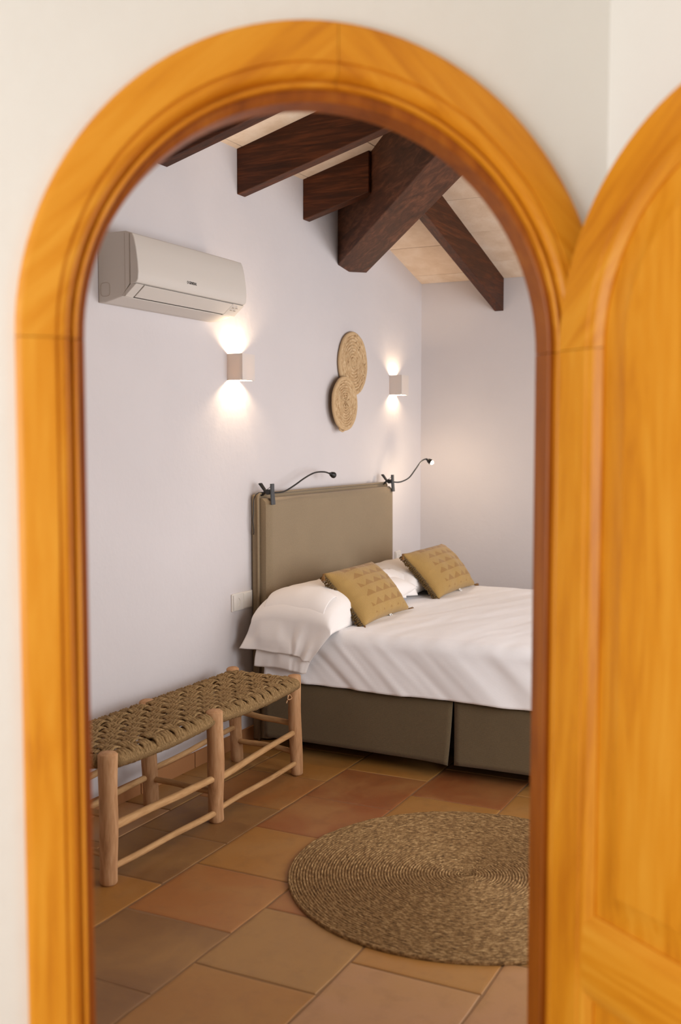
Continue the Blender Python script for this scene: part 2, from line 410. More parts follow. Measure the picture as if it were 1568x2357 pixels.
SPEC = {(0, 2.85): 'org', (1, 3.25): 'och', (1, 3.65): 'red', (1, 4.05): 'red', (1, 2.85): 'org', (1, 2.45): 'brn', (1, 2.05): 'brn',
        (2, 2.65): 'oli', (2, 2.25): 'och', (2, 3.05): 'red', (2, 3.85): 'och', (2, 4.25): 'red2', (2, 4.65): 'brn', (2, 3.45): 'och',
        (3, 2.45): 'pnk', (3, 2.85): 'och', (3, 4.05): 'och', (0, 3.05): 'brn', (0, 3.45): 'brn', (0, 4.25): 'och', (0, 3.85): 'org', (4, 2.65): 'pnk', (3, 2.05): 'pnk'}
# rows count from the bench: row 0 lies between Y 2.50 and 2.10
for row in range(-1, 11):
    y1 = 2.10 - (row - 1) * TP; y0 = y1 - TP; yc = (y0 + y1) / 2
    off = 2.65 if row % 2 == 1 else 2.45
    for k in range(-9, 12):
        xc = off + k * TP + TP / 2; h = (TP - JW) / 2
        sq = [(xc - h, yc - h), (xc + h, yc - h), (xc + h, yc + h), (xc - h, yc + h)]
        c = clip(sq, ROOM)
        if len(c) < 3 or parea(c) < .004: continue
        if parea(c) > parea(sq) - 1e-6:
            o = link('tile', FULL[(k * 7 + row * 3) % 5], floor)
        else:
            o = link('tile', tile_mesh([(x - xc, y - yc) for x, y in c]), floor)
        o.location = (xc, yc, random.uniform(-.0012, 0))
        key = SPEC.get((row, round(xc, 2))) or random.choice(['och', 'oli', 'org', 'brn', 'pnk', 'och'])
        cc = TC[key]; j = random.uniform(.94, 1.06); o.color = (cc[0] * j, cc[1] * j, cc[2] * j, 1)

# skirting of clay tiles along the headboard wall
bb = thing('baseboard_left', 'low clay tile skirting along the foot of the headboard wall', 'baseboard', (0, YW, 0), None, 'structure')
sk = MB().box((-.197, -.012, 0), (.197, 0, .07)).mesh('skirting_tile', M_CLAY)
for k in range(13):
    o = link('skirting_tile', sk, bb); o.location = (1.75 + k * .4, 0, 0)

# ------------------------------------------------------------------ hipped ceiling
SL = .274; ZL = 2.868; ZR = 2.533; XH = XR - (ZL - ZR) / SL
def zL(x, y): return ZL + SL * (YW - y)
def zR(x, y): return ZR + SL * (XR - x)
def zF(x, y): return ZL + SL * (y - YF)
YM = (YW + YF) / 2; XA = XR - (zL(0, YM) - ZR) / SL
REG = {'L': ([(-.6, YW), (XH, YW), (XA, YM), (-.6, YM)], zL), 'R': ([(XH, YW), (XR, YW), (XR, YF), (XH, YF), (XA, YM)], zR),
       'F': ([(-.6, YM), (XA, YM), (XH, YF), (-.6, YF)], zF)}
cm = MB()
for k, (poly, zf) in REG.items():
    cm.add([(x, y, zf(x, y) + .035) for x, y in poly] + [(x, y, zf(x, y) + .12) for x, y in poly],
           [tuple(range(len(poly)))[::-1], tuple(range(len(poly), 2 * len(poly)))] + [(i, (i + 1) % len(poly), len(poly) + (i + 1) % len(poly), len(poly) + i) for i in range(len(poly))])
ceiling = struct(cm.build('ceiling', M_GROUT), 'hipped bedroom ceiling of sandstone slabs on dark beams', 'ceiling')
def slabs(key, cells):
    poly, zf = REG[key]
    for (x0, x1, y0, y1) in cells:
        g = .0025
        c = clip([(x0 + g, y0 + g), (x1 - g, y0 + g), (x1 - g, y1 - g), (x0 + g, y1 - g)], poly)
        if len(c) < 3 or parea(c) < .002: continue
        jx, jy = sum(p[0] for p in c) / len(c), sum(p[1] for p in c) / len(c); dz = random.uniform(-.002, .002)
        n = len(c)
        v = [(x - jx, y - jy, zf(x, y) + dz) for x, y in c] + [(x - jx, y - jy, zf(x, y) + .034 + dz) for x, y in c]
        m = MB().add(v, [tuple(range(n))[::-1], tuple(range(n, 2 * n))] + [(i, (i + 1) % n, n + (i + 1) % n, n + i) for i in range(n)])
        o = m.build('ceiling_slab', M_SLAB, ceiling); o.location = (jx, jy, 0)
# bays lie between the rafters; slabs 40 cm deep
LX = [.6, 1.24, 1.88, 2.50, 3.13, 3.765, 4.395, 5.05, 5.70]
cells = []
for a, b in zip(LX, LX[1:]):
    ys = [YW + .01, 2.706] + [2.706 - .396 * k for k in range(1, 7)]
    for p, q in zip(ys, ys[1:]): cells.append((a, b, q, p))
slabs('L', cells)
RY = [YW + .01, 2.19, 1.55, .91, .27, -.37, -1.0, YF]
cells = []
for i, (p, q) in enumerate(zip(RY, RY[1:])):
    xs = [XR] + ([6.545, 6.145, 5.745, 5.345, 4.945, 4.545, 4.145, 3.745, 3.3] if i == 0 else [6.417, 6.02, 5.625, 5.23, 4.83, 4.43, 4.03, 3.63, 3.2])
    for a, b in zip(xs, xs[1:]): cells.append((b, a, q, p))
slabs('R', cells)

def beam(name, p, yaw, length, width, depth, slope, m, label, group=None):
    """plumb-cut sloping beam; p = bottom centre at the wall, local x runs up the slope"""
    b = MB(); h = width / 2; n = 10
    rr = random.Random(name + label)
    def ring(t):
        x = t * length; z = slope * x
        return [(x, -h, z), (x, h, z), (x, h, z + depth), (x, -h, z + depth)]
    v = [q for i in range(n + 1) for q in ring(i / n)]; f = [(0, 1, 2, 3), tuple(n * 4 + k for k in (3, 2, 1, 0))]
    for i in range(n):
        for k in range(4): f.append((i * 4 + k, (i + 1) * 4 + k, (i + 1) * 4 + (k + 1) % 4, i * 4 + (k + 1) % 4))
    o = b.add(v, f).build(name, m, bevel=.004); o.location = p; o.rotation_euler = (0, 0, yaw)
    return tag(o, label, 'beam', group)
HBX = 5.572
hip_len = (HBX - XA) * math.sqrt(2) + .1
beam('hip_beam', (HBX, YW, 2.461), math.radians(225), hip_len, .21, .395, SL / math.sqrt(2), M_BEAM2,
     'thick brown hip beam running diagonally up from the wall above the baskets')
LB = [(1.845, 'rafter', 'sixth dark rafter counting back along the headboard wall from the hip beam'),
      (2.47, 'rafter', 'fifth dark rafter counting back along the headboard wall from the hip beam'),
      (3.10, 'rafter', 'fourth dark rafter counting back along the headboard wall from the hip beam'),
      (3.765, 'rafter', 'dark rafter at the left, mostly hidden by the crown of the arch'),
      (4.395, 'rafter', 'long dark rafter nearest the top of the arch, with knots on its side'),
      (5.048, 'rafter', 'short dark reddish rafter butting into the thick hip beam')]
for x, nm, lb in LB:
    yl = min(YW - (YM - .0), (HBX - x) - .14) if x > XA else YW - YM
    yl = min(YW - YM, (HBX - x) - .14)
    beam(nm, (x, YW, 2.657), math.radians(-90), yl, .07, .213, SL, M_BEAM, lb, 'ceiling rafters')
RB = [(2.192, 'dark rafter rising from the far right wall to the hip beam'),
      (1.55, 'second rafter along the right wall, hidden behind the arch frame'),
      (.91, 'third rafter along the right wall, past the foot of the bed')]
for y, lb in RB:
    xl = (XR - HBX) + (YW - y) - .14
    beam('rafter', (XR, y, 2.325), math.radians(180), min(xl, XR - XA), .06, .213, SL, M_BEAM, lb, 'ceiling rafters')

# ------------------------------------------------------------------ arched door frame (trim)
R0 = .378
# cross-section: (radius at the sides, extra radius at the crown, depth into the bedroom)
PROF = [(.468, .010, .03), (.468, .010, .009), (.4665, .010, .004), (.462, .010, .001), (.456, .010, 0), (.414, .004, 0), (.4125, .004, .004), (.4105, .003, .0045), (.4095, .003, .0015),
        (.404, .002, .0015), (.399, .001, .0045), (.395, 0, .0105), (.3935, 0, .021), (.3900, 0, .022), (.3885, 0, .013), (.385, 0, .0125), (.383, 0, .015), (.3825, 0, .0235), (.428, 0, .0235)]
LINING = [(.428, 0, .024), (.381, 0, .024), (.3745, -.004, .0255), (.3725, -.007, .028), (.3725, -.010, .070), (.428, 0, .070)]
def sweep(path, PROF=PROF):
    """path: list of functions radius -> (x, z)"""
    m = MB(); n = len(PROF)
    v = []
    for fn in path:
        for r, c, dd in PROF:
            x, z = fn(r, c); v.append((x, dd, z))
    f = []
    for i in range(len(path) - 1):
        for k in range(n): f.append((i * n + k, (i + 1) * n + k, (i + 1) * n + (k + 1) % n, i * n + (k + 1) % n))
    f.append(tuple(range(n))); f.append(tuple((len(path) - 1) * n + k for k in range(n))[::-1])
    return m.add(v, f)
frame = thing('trim_1', 'honey coloured arched pine door frame around the bedroom opening', 'door frame', None, None, 'structure', DOOR)
def jamb(s, pr=PROF): return sweep([(lambda r, c, z=z: (s * r, z)) for z in (0, .5, 1.0, 1.4, ZS - .0006)], pr)
def arc(a0, a1, n=28, pr=PROF):
    return sweep([(lambda r, c, a=a: (-(r) * math.cos(a), ZS + (r + c * math.sin(a)) * math.sin(a))) for a in [a0 + (a1 - a0) * k / n for k in range(n + 1)]], pr)
jamb(-1).build('jamb', M_PINE, frame, angle=35)
jamb(1).build('jamb', M_PINE, frame, angle=35)
g = .0012
arc(g, PI / 2 - g).build('arch_half', M_PINE_L, frame, angle=35)
arc(PI / 2 + g, PI - g).build('arch_half', M_PINE_R, frame, angle=35)
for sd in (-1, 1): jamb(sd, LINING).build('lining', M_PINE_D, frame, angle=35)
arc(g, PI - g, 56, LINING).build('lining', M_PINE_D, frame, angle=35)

# ------------------------------------------------------------------ open door leaf: arched, framed and panelled
LA = math.radians(10.4)
LEAF = DOOR @ Matrix(((math.sin(LA), math.cos(LA), 0, .3715), (-math.cos(LA), math.sin(LA), 0, -.004), (0, 0, 1, 0), (0, 0, 0, 1)))
# leaf local: x from hinge to free edge, y = away from the visible face, z up
leaf = thing('door_1', 'honey pine arched door leaf with raised panels, open against the hall wall', 'door', None, None, 'structure', LEAF)
LR = .374; LT = .042; cxl = LR
LP = [(0, .004), (.004, 0), (.066, 0), (.069, .003), (.074, .002), (.082, .004), (.089, .010), (.094, .012), (.094, LT - .012), (.089, LT - .010), (.082, LT - .004), (.066, LT), (.004, LT), (0, LT - .004)]
def lsweep(pts):  # pts: list of functions inset -> (x, z)
    n = len(LP); v = [(fn(i)[0], d, fn(i)[1]) for fn in pts for i, d in LP]; f = []
    for i in range(len(pts) - 1):
        for k in range(n): f.append((i * n + k, (i + 1) * n + k, (i + 1) * n + (k + 1) % n, i * n + (k + 1) % n))
    f.append(tuple(range(n))); f.append(tuple((len(pts) - 1) * n + k for k in range(n))[::-1])
    return MB().add(v, f)
Z0 = .012
lsweep([(lambda i, z=z: (i, z)) for z in (Z0, .6, 1.2, ZS - .0006)]).build('stile', M_PINE, leaf, angle=35)
lsweep([(lambda i, z=z: (2 * LR - i, z)) for z in (Z0, .6, 1.2, ZS - .0006)]).build('stile', M_PINE, leaf, angle=35)
def larc(a0, a1, n=24): return lsweep([(lambda i, a=a: (cxl - (LR - i) * math.cos(a), ZS + (LR - i) * math.sin(a))) for a in [a0 + (a1 - a0) * k / n for k in range(n + 1)]])
larc(g, PI / 2 - g).build('arch_half', M_PINE_L, leaf, angle=35)
larc(PI / 2 + g, PI - g).build('arch_half', M_PINE_R, leaf, angle=35)
def rail(z0, z1, lo, hi):
    """cross rail with moulded edges where it meets a panel"""
    pr = []
    if lo: pr += [(z0 - .028, .012), (z0 - .023, .010), (z0 - .016, .004), (z0, 0)]
    else: pr += [(z0, 0)]
    if hi: pr += [(z1, 0), (z1 + .016, .004), (z1 + .023, .010), (z1 + .028, .012)]
    else: pr += [(z1, 0)]
    poly = [(d, z) for z, d in pr] + [(LT - d, z) for z, d in pr[::-1]]
    return MB().prism(poly, 0, .080, 2 * LR - .080)
rail(.622, .708, True, True).build('middle_rail', M_PINE_H, leaf, angle=35)
rail(Z0, .16, False, True).build('bottom_rail', M_PINE_H, leaf, angle=35)
def raised(outline, cx, cz):
    """raised panel: outline polygon, sloping field border, flat centre"""
    n = len(outline); m = MB(); lv = [(0, .016), (.020, .0155), (.055, .006), (.058, .0045)]; v = []
    def off(q): return [(p[0] + nn[0] * q, p[1] + nn[1] * q) for p, nn in zip(outline, nrm)]
    nrm = []
    for i in range(n):
        a = Vector(outline[i - 1]); b = Vector(outline[i]); c = Vector(outline[(i + 1) % n])
        e1 = (b - a).normalized(); e2 = (c - b).normalized(); n1 = Vector((-e1.y, e1.x)); n2 = Vector((-e2.y, e2.x))
        s = (n1 + n2); s = s / max(.3, s.length_squared / 2); nrm.append((s.x, s.y))
    for q, d in lv: v += [(x, d, z) for x, z in off(q)]
    for q, d in lv[::-1]: v += [(x, LT - d, z) for x, z in off(q)]
    L_ = 2 * len(lv); f = []
    for l in range(L_ - 1):
        for i in range(n): f.append((l * n + i, l * n + (i + 1) % n, (l + 1) * n + (i + 1) % n, (l + 1) * n + i))
    # order so that rows run outer front .. inner front, inner back .. outer back; close centre faces
    f = [q for q in f if not (q[0] // n == len(lv) - 1)]
    f.append(tuple((len(lv) - 1) * n + i for i in range(n))); f.append(tuple(len(lv) * n + i for i in range(n))[::-1])
    return m.add(v, f)
pi_ = .090; ri = LR - pi_
up = [(pi_, .731), (2 * LR - pi_, .731), (2 * LR - pi_, ZS)] + [(cxl + ri * math.cos(PI * k / 28), ZS + ri * math.sin(PI * k / 28)) for k in range(1, 28)] + [(pi_, ZS)]
raised(up, 0, 0).build('upper_panel', M_PINE, leaf, angle=25)
raised([(pi_, .18), (2 * LR - pi_, .18), (2 * LR - pi_, .604), (pi_, .604)], 0, 0).build('lower_panel', M_PINE, leaf, angle=25)

# ------------------------------------------------------------------ headboard
X0, X1 = 4.335, 6.13; YB0, YB1 = .66, 2.60
hb = thing('headboard', 'tall olive grey linen headboard standing against the white wall', 'headboard', (5.23, 2.70, 0))
def soft_box(a, b, r, name, m, parent, bulge=0, sub=10):
    """rounded box, faces puffed by a little"""
    bm = bmesh.new(); bmesh.ops.create_cube(bm, size=1)
    c = [(a[i] + b[i]) / 2 for i in range(3)]; s = [b[i] - a[i] for i in range(3)]
    for v in bm.verts: v.co = Vector((c[0] + v.co.x * s[0], c[1] + v.co.y * s[1], c[2] + v.co.z * s[2]))
    bmesh.ops.bevel(bm, geom=list(bm.edges), offset=r, segments=3, affect='EDGES', profile=.6)
    me = bpy.data.meshes.new(name); bm.to_mesh(me); bm.free(); me.materials.append(m)
    me.polygons.foreach_set('use_smooth', [True] * len(me.polygons)); me.set_sharp_from_angle(angle=math.radians(50))
    return link(name, me, parent)
hx0, hx1 = 4.463 - 5.23, 6.0 - 5.23
soft_box((hx0, -.012, 0), (hx1, .028, 1.226), .012, 'back_panel', M_LINEN, hb)
def front_pad():
    def fn(u, v):
        x = hx0 + .012 + (hx1 - hx0 - .02) * u; z = .01 + 1.198 * v
        e = min(u * 1.5, (1 - u) * 1.5, (1 - v) * 1.2, 1)
        y = -.068 + .022 * math.exp(-min(u * 1.55, (1 - u) * 1.55) / .008) + .02 * math.exp(-(1 - v) * 1.2 / .008)
        y += .0022 * nz(x * 3, z * 2.2) + .0012 * nz(x * 2, z * 14) * math.exp(-u * 12)
        return (x, y, z)
    m = MB(); m.grid(fn, 80, 64)
    nv = 65
    # returns to the back panel along the edges
    def edge(idx):
        base = [m.v[i] for i in idx]; v = base + [(p[0], -.010, p[2]) for p in base]; k = len(base)
        m.add(v, [(i, i + 1, k + i + 1, k + i) for i in range(k - 1)])
    edge([j for j in range(nv)]); edge([80 * nv + j for j in range(nv)]); edge([i * nv + 64 for i in range(81)])
    return m
front_pad().build('padded_front', M_LINEN, hb, smooth=True)
def welt(pts, r=.0055): return MB().tube(pts, r, 8)
wl = [(hx0 - .004, -.012, .0), (hx0 - .004, -.012, .6), (hx0 - .004, -.012, 1.215), (hx0 + .01, -.012, 1.23), (0, -.012, 1.231), (hx1 - .01, -.012, 1.23), (hx1 + .004, -.012, 1.215), (hx1 + .004, -.012, .6), (hx1 + .004, -.012, 0)]
welt(wl).build('welt', M_LINEN, hb, smooth=True)

# ------------------------------------------------------------------ bed: base, mattress, pleated skirt
bed = thing('bed', 'double bed with an olive linen skirt, below the white sheet', 'bed', ((X0 + X1) / 2, (YB0 + YB1) / 2, 0))
bx, by = (X0 + X1) / 2, (YB0 + YB1) / 2
MB().box((X0 + .05 - bx, YB0 + .05 - by, .12), (X1 - .05 - bx, YB1 - .01 - by, .33)).build('base', M_DARK, bed)
soft_box((X0 + .012 - bx, YB0 + .02 - by, .335), (X1 - .012 - bx, YB1 - by, .588), .05, 'mattress', M_MATT, bed)
for px, py in ((X0 + .16, YB0 + .15), (X1 - .16, YB0 + .15), (X0 + .16, YB1 - .12), (X1 - .16, YB1 - .12)):
    MB().tube([(px - bx, py - by, 0), (px - bx, py - by, .13)], [.024, .03], 10).build('leg', M_BLACK, bed)
def skirt(p, q, flare0, flare1, seed, outward, gap=.010):
    """one hanging cloth panel from p to q (plan), bottom flares outward by flare0..flare1"""
    p = Vector((*p, 0)); q = Vector((*q, 0)); L_ = (q - p).length; n = Vector((*outward, 0))
    def fn(u, v):
        dd_ = (q - p).normalized(); w = (p + dd_ * (gap * v if flare0 > 0 else 0)).lerp(q - dd_ * (gap * v if flare1 > 0 else 0), u); z = .345 - (.345 - .068) * v
        fl = .006 + .010 * v + v * v * (flare0 * math.exp(-u * L_ / .10) + flare1 * math.exp(-(1 - u) * L_ / .10))
        fl += .006 * v * nz(u * L_ * 2.6 + seed, v * .8) + .002 * nz(u * L_ * 9 + seed, v)
        c = w + n * fl; z2 = z + .006 * v * nz(u * L_ * 1.3 + seed * 3, 0)
        return (c.x - bx, c.y - by, z2)
    m = MB().grid(fn, max(10, int(L_ * 40)), 14); o = m.build('skirt_panel', M_SKIRT, bed, smooth=True)
    s = o.modifiers.new('thick', 'SOLIDIFY'); s.thickness = .003; return o
SLIT = 1.618
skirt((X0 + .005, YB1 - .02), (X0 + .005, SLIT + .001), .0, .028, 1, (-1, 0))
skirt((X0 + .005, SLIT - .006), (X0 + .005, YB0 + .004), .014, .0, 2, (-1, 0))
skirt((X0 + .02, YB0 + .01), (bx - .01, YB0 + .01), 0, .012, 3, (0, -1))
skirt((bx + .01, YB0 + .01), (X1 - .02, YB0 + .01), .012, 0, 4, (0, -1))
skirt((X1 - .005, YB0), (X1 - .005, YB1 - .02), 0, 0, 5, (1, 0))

# ------------------------------------------------------------------ white sheet draped over the mattress
def sheet():
    R = .055; DROP = .255; W = X1 - X0; nS, nT = 150, 150
    arc_l = R * PI / 2
    def prof(s):
        """arc length past the flat top -> (outward, down, side 0..1)"""
        if s <= 0: return 0, 0, 0
        if s < arc_l: a = s / R; return R * math.sin(a), R * (1 - math.cos(a)), 0
        return R, R + (s - arc_l), (s - arc_l) / (DROP - R)
    tot = arc_l + DROP - R
    hx = W / 2 - R; y_top = YB1 - .03; yl = y_top - (YB0 + R)
    def fn(u, v):
        # denser sampling near both long edges
        s = -(hx + tot) + 2 * (hx + tot) * u
        t = v * (yl + tot)
        ox, dx, sx = prof(abs(s) - hx); oy, dy, sy = prof(t - yl)
        sg = -1 if s < 0 else 1
        x = bx + sg * (min(abs(s), hx) + ox); y = y_top - min(t, yl) - oy
        z = .606 - max(dx, dy) - .35 * min(dx, dy)
        cr = 1 - min(1, abs(s) / hx) ** 3
        z += .008 * cr * (1 if dy == 0 else 0)
        if sx == 0 and sy == 0:
            z += .005 * nz(x * 2.2, y * 2.2) + .0055 * nz(x * 2.5 + y * 1.2, y * 8 + x * 2.5, 4) + .0022 * nz(x * 5, y * 18 + x * 4, 9)
        if dx > 0:
            k = min(1, dx / .1); a = dx / DROP
            yy = y + dx * 1.1
            fold = .013 * nz(yy * 5.0, dx * 1.2, 2) + .009 * nz(yy * 12 + 3, dx * 2, 5) + .005 * nz(yy * 27, dx * 4, 7) * min(1, max(.25, (y - 1.3) / .9))
            x += sg * (k * fold + a * .028)
            z += k * (.010 * nz(y * 2.1, 3.3) + .004 * nz(y * 7, 1.1)) * a
        if dy > 0:
            a = dy / DROP; y -= min(1, dy / .1) * (.012 * nz(x * 5, dy * 2, 2)) + a * .02
        return (x - bx, y - by, z)
    m = MB().grid(fn, 230, 190); return m
sh = sheet().build('bed_sheet', M_SHEET, None, smooth=True); sh.location = (bx, by, 0)
sm = sh.modifiers.new('thick', 'SOLIDIFY'); sm.thickness = .0025; sm.offset = 1
tag(sh, 'white cotton sheet draped over the bed and hanging above the olive skirt', 'bed sheet')

# ------------------------------------------------------------------ pillows
def puff(W, H, T, n=36, k=26, pinch=.06, e=.42, wr=.004, seed=0, uvm=False):
    """closed pillow in its own plane: x width, y height, z thickness"""
    m = MB()
    def pt(u, v, s):
        a = 2 * u - 1; b = 2 * v - 1
        x = W / 2 * a * (1 - pinch * (1 - b * b) * a * a); y = H / 2 * b * (1 - pinch * (1 - a * a) * b * b)
        t = T / 2 * (max(0, (1 - a * a)) ** e) * (max(0, (1 - b * b)) ** e)
        edge = 1 - max(abs(a), abs(b))
        t += wr * nz(x * 9 + seed, y * 9, s) * min(1, edge * 8) + wr * .8 * nz(a * 3 + seed, b * 11, s * 2) * math.exp(-(1 - abs(a)) * 4) * min(1, edge * 10) + wr * .8 * nz(a * 11, b * 3 + seed, s * 2) * math.exp(-(1 - abs(b)) * 5) * min(1, edge * 10)
        return (x, y, s * t)
    m.grid(lambda u, v: pt(u, v, 1), n, k); m.grid(lambda u, v: pt(u, v, -1), n, k); return m
def weld(me):
    bm = bmesh.new(); bm.from_mesh(me); bmesh.ops.remove_doubles(bm, verts=bm.verts, dist=1e-5)
    bmesh.ops.recalc_face_normals(bm, faces=bm.faces); bm.to_mesh(me); bm.free()
def planar_uv(me, W, H):
    l = me.uv_layers.new(name='UVMap')
    for p in me.polygons:
        for li in p.loop_indices:
            c = me.vertices[me.loops[li].vertex_index].co; l.data[li].uv = (c.x / W + .5, c.y / H + .5)
def frame_mat(loc, ax, ay):
    ax = Vector(ax).normalized(); ay = Vector(ay); ay = (ay - ax * ay.dot(ax)).normalized(); az = ax.cross(ay)
    return Matrix(((ax.x, ay.x, az.x, loc[0]), (ax.y, ay.y, az.y, loc[1]), (ax.z, ay.z, az.z, loc[2]), (0, 0, 0, 1)))
def pillow(name, loc, W, H, T, ax, ay, label, seed):
    t = thing(name, label, 'pillow', None, 'white bed pillows', None, frame_mat(loc, ax, ay))
    b = puff(W, H, T, 48, 30, .03, .44, .007, seed).build('pillowcase', M_CASE, t, smooth=True); weld(b.data)
    return t
pl = pillow('pillow', (4.885, 2.415, .692), .98, .40, .20, (1, .0, .015), (0, 1, .06), 'long white pillow whose loose case end hangs over the near bed side', 1)
pr = pillow('pillow', (5.70, 2.43, .700), .86, .38, .18, (1, .0, .0), (0, 1, .12), 'white pillow at the far side of the bed behind a mustard cushion', 5)
# loose ends of the near pillowcase: two cloth layers hanging down the bed side
plinv = pl.matrix_world.inverted()
def flap(b_front, b_back, hem_f, hem_b, xo, seed, v0):
    """cloth continuing from the pillow over its end and hanging down the bed side"""
    def prof(u):
        if u < .10 and b_front <= -1: return 2.198 + .002 * u, .612 + .07 * (u / .10), -1
        b = b_front + (b_back - b_front) * ((u - .10) / .90 if b_front <= -1 else u)
        return 2.415 + .212 * b, .682 + .114 * max(0, 1 - b * b) ** .44, b
    XE = X0 - .040 - xo
    def fn(u, v):
        y, zt, b = prof(u); hem = hem_f + (hem_b - hem_f) * min(1, u * 1.6)
        if v < .45:
            a = v / .45; ex = min(.24, v0 - XE - .02); D = .012 + .72 * max(0, zt - .612)
            if a < .4: x = v0 - (v0 - XE - ex) * a / .4; dz = 0
            else:
                t = (a - .4) / .6 * PI / 2; x = XE + ex * (1 - math.sin(t)); dz = D * (1 - math.cos(t))
            z = zt - dz + .004 * nz(x * 12, y * 12, seed) - .016 * max(0, 1 - a * 4)
        else:
            a = (v - .45) / .55; z1 = zt - (.012 + .72 * max(0, zt - .612)); z = z1 + (hem - z1) * a
            f = .022 * nz(y * 9 + seed, a * .8, seed) + .012 * nz(y * 22 + seed, a * 1.2)
            x = XE - .016 * a + min(1, a * 1.6) * f
            y = y + a * (.055 * b if b > 0 else -.105 * b) + .010 * a * nz(u * 3, a * 2, seed)
            z += .012 * a * nz(u * 4 + seed, 2.2)
        return tuple(plinv @ Vector((x, y, z)))
    m = MB().grid(fn, 60, 50); o = m.build('case_flap', M_CASE, pl, smooth=True)
    s = o.modifiers.new('thick', 'SOLIDIFY'); s.thickness = .0022; return o
flap(-1, .985, .462, .500, .012, 3, 4.98)
flap(-.80, .72, .410, .418, .0, 8, 4.45)
# folded open corner at the inner end of the near pillowcase
def corner_flap():
    def fn(u, v):
        x = 5.17 + .235 * u + .02 * v * u; t = v
        y = 2.385 - .135 * t - .03 * math.sin(PI * t) + .014 * math.sin(u * 9 + t * 2) * t
        z = .802 - .03 * u - (.155 - .015 * u) * t ** 1.5 + .006 * nz(u * 4, t * 4)
        return tuple(plinv @ Vector((x, y, max(.618, z))))
    o = MB().grid(fn, 24, 20).build('case_corner', M_CASE, pl, smooth=True)
    s = o.modifiers.new('thick', 'SOLIDIFY'); s.thickness = .003
corner_flap()

# ------------------------------------------------------------------ mustard cushions
def cushion_mat():
    c0 = srgb(170, 136, 80); c1 = srgb(146, 106, 58)
    m = fabric('mustard_weave', c0, 700, .35, .9, .06); n = N(m)
    src = n.b.inputs['Base Color'].links[0].from_socket
    tc = n.new('ShaderNodeTexCoord'); sp = n.new('ShaderNodeSeparateXYZ'); n.ln(tc.outputs['UV'], sp.inputs[0])
    U, V = sp.outputs[0], sp.outputs[1]
    # woven triangles: cells 9 x 6, each column shifted a little, lower-right triangle filled
    cu = n.math('ADD', n.math('MULTIPLY', U, 6.6), n.math('MULTIPLY', n.math('FLOOR', n.math('MULTIPLY', V, 6.0)), .42)); cv = n.math('MULTIPLY', V, 6.0)
    fu = n.math('FRACT', cu); fv = n.math('FRACT', cv)
    col = n.math('FLOOR', cu)
    par = n.math('MODULO', n.math('ADD', col, n.math('FLOOR', cv)), 2.0)
    tri = n.math('LESS_THAN', fv, n.math('MULTIPLY', n.math('SUBTRACT', 1.0, n.math('ABSOLUTE', n.math('SUBTRACT', fu, .62))), .62))
    lim = n.math('GREATER_THAN', fv, .12)
    tri2 = n.math('LESS_THAN', n.math('ABSOLUTE', n.math('SUBTRACT', fu, .5)), n.math('MULTIPLY', n.math('SUBTRACT', .72, fv), .85))
    msk = n.math('MULTIPLY', tri2, lim)
    inx = n.math('MULTIPLY', n.math('GREATER_THAN', U, .19), n.math('LESS_THAN', U, .96))
    iny = n.math('MULTIPLY', n.math('GREATER_THAN', V, .09), n.math('LESS_THAN', V, .95))
    msk = n.math('MULTIPLY', n.math('MULTIPLY', msk, inx), n.math('MULTIPLY', iny, .7))
    n.color(n.mix(msk, src, c1)); return m
M_CUSH = cushion_mat()
def tassel(m, p, d, s=1.0):
    p = Vector(p); d = Vector(d).normalized()
    m.tube([p, p + d * .008 * s, p + d * .014 * s, p + d * .02 * s, p + d * .045 * s], [.003 * s, .007 * s, .004 * s, .008 * s, .012 * s], 8)
def cushion(loc, W, H, T, ax, ay, label, seed):
    t = thing('cushion', label, 'cushion', None, 'mustard cushions on the bed', None, frame_mat(loc, ax, ay))
    b = puff(W, H, T, 48, 34, .08, .46, .009, seed).build('cover', M_CUSH, t, smooth=True); weld(b.data); planar_uv(b.data, W, H)
    # dense fringe of little loops along the left edge
    f = MB(); rr = random.Random(seed)
    for k in range(30):
        v = -.46 + .92 * k / 29; x = -W / 2 * (1 - .07 * (1 - (2 * v) ** 2))
        for j in range(2):
            dz = -.004 - .012 * j + rr.uniform(-.003, .003)
            f.tube([(x + .006, H * v, dz), (x - .006, H * v + rr.uniform(-.003, .003), dz - .003), (x - .011, H * v + rr.uniform(-.004, .004), dz - .010), (x - .004, H * v, dz - .014)], [.003, .0045, .005, .003], 6)
    fr = f.build('fringe', M_FRINGE, t, smooth=True)
    for sx, sy, dx, dy in ((-1, 1, -.6, -.7), (-1, -1, -.5, -.6), (1, -1, .9, -.15)):
        q = MB(); tassel(q, (sx * W / 2 * .985, sy * H / 2 * .985, 0), (dx, dy, -.3 if sy > 0 else .0), .9); q.build('tassel', M_TASSEL, t, smooth=True)
    tg = MB().box((W * .06, -H / 2 - .006, -.001), (W * .06 + .024, -H / 2 + .013, .004)); tgo = tg.build('tag', M_WHITE, t, bevel=.0015)
    MB().box((W * .06 + .008, -H / 2 - .002, .004), (W * .06 + .013, -H / 2 + .008, .0046)).build('tag_print', M_INK, tgo)
    return t
cushion((4.775, 2.240, .734), .56, .325, .17, (1, .01, .0), (.055, .66, .72), 'mustard cushion with woven triangles, the one nearer the bench', 11)
cushion((5.748, 2.232, .738), .62, .325, .17, (1, .01, .0), (.02, .66, .72), 'mustard cushion with woven triangles, the farther one beside the right wall', 29)

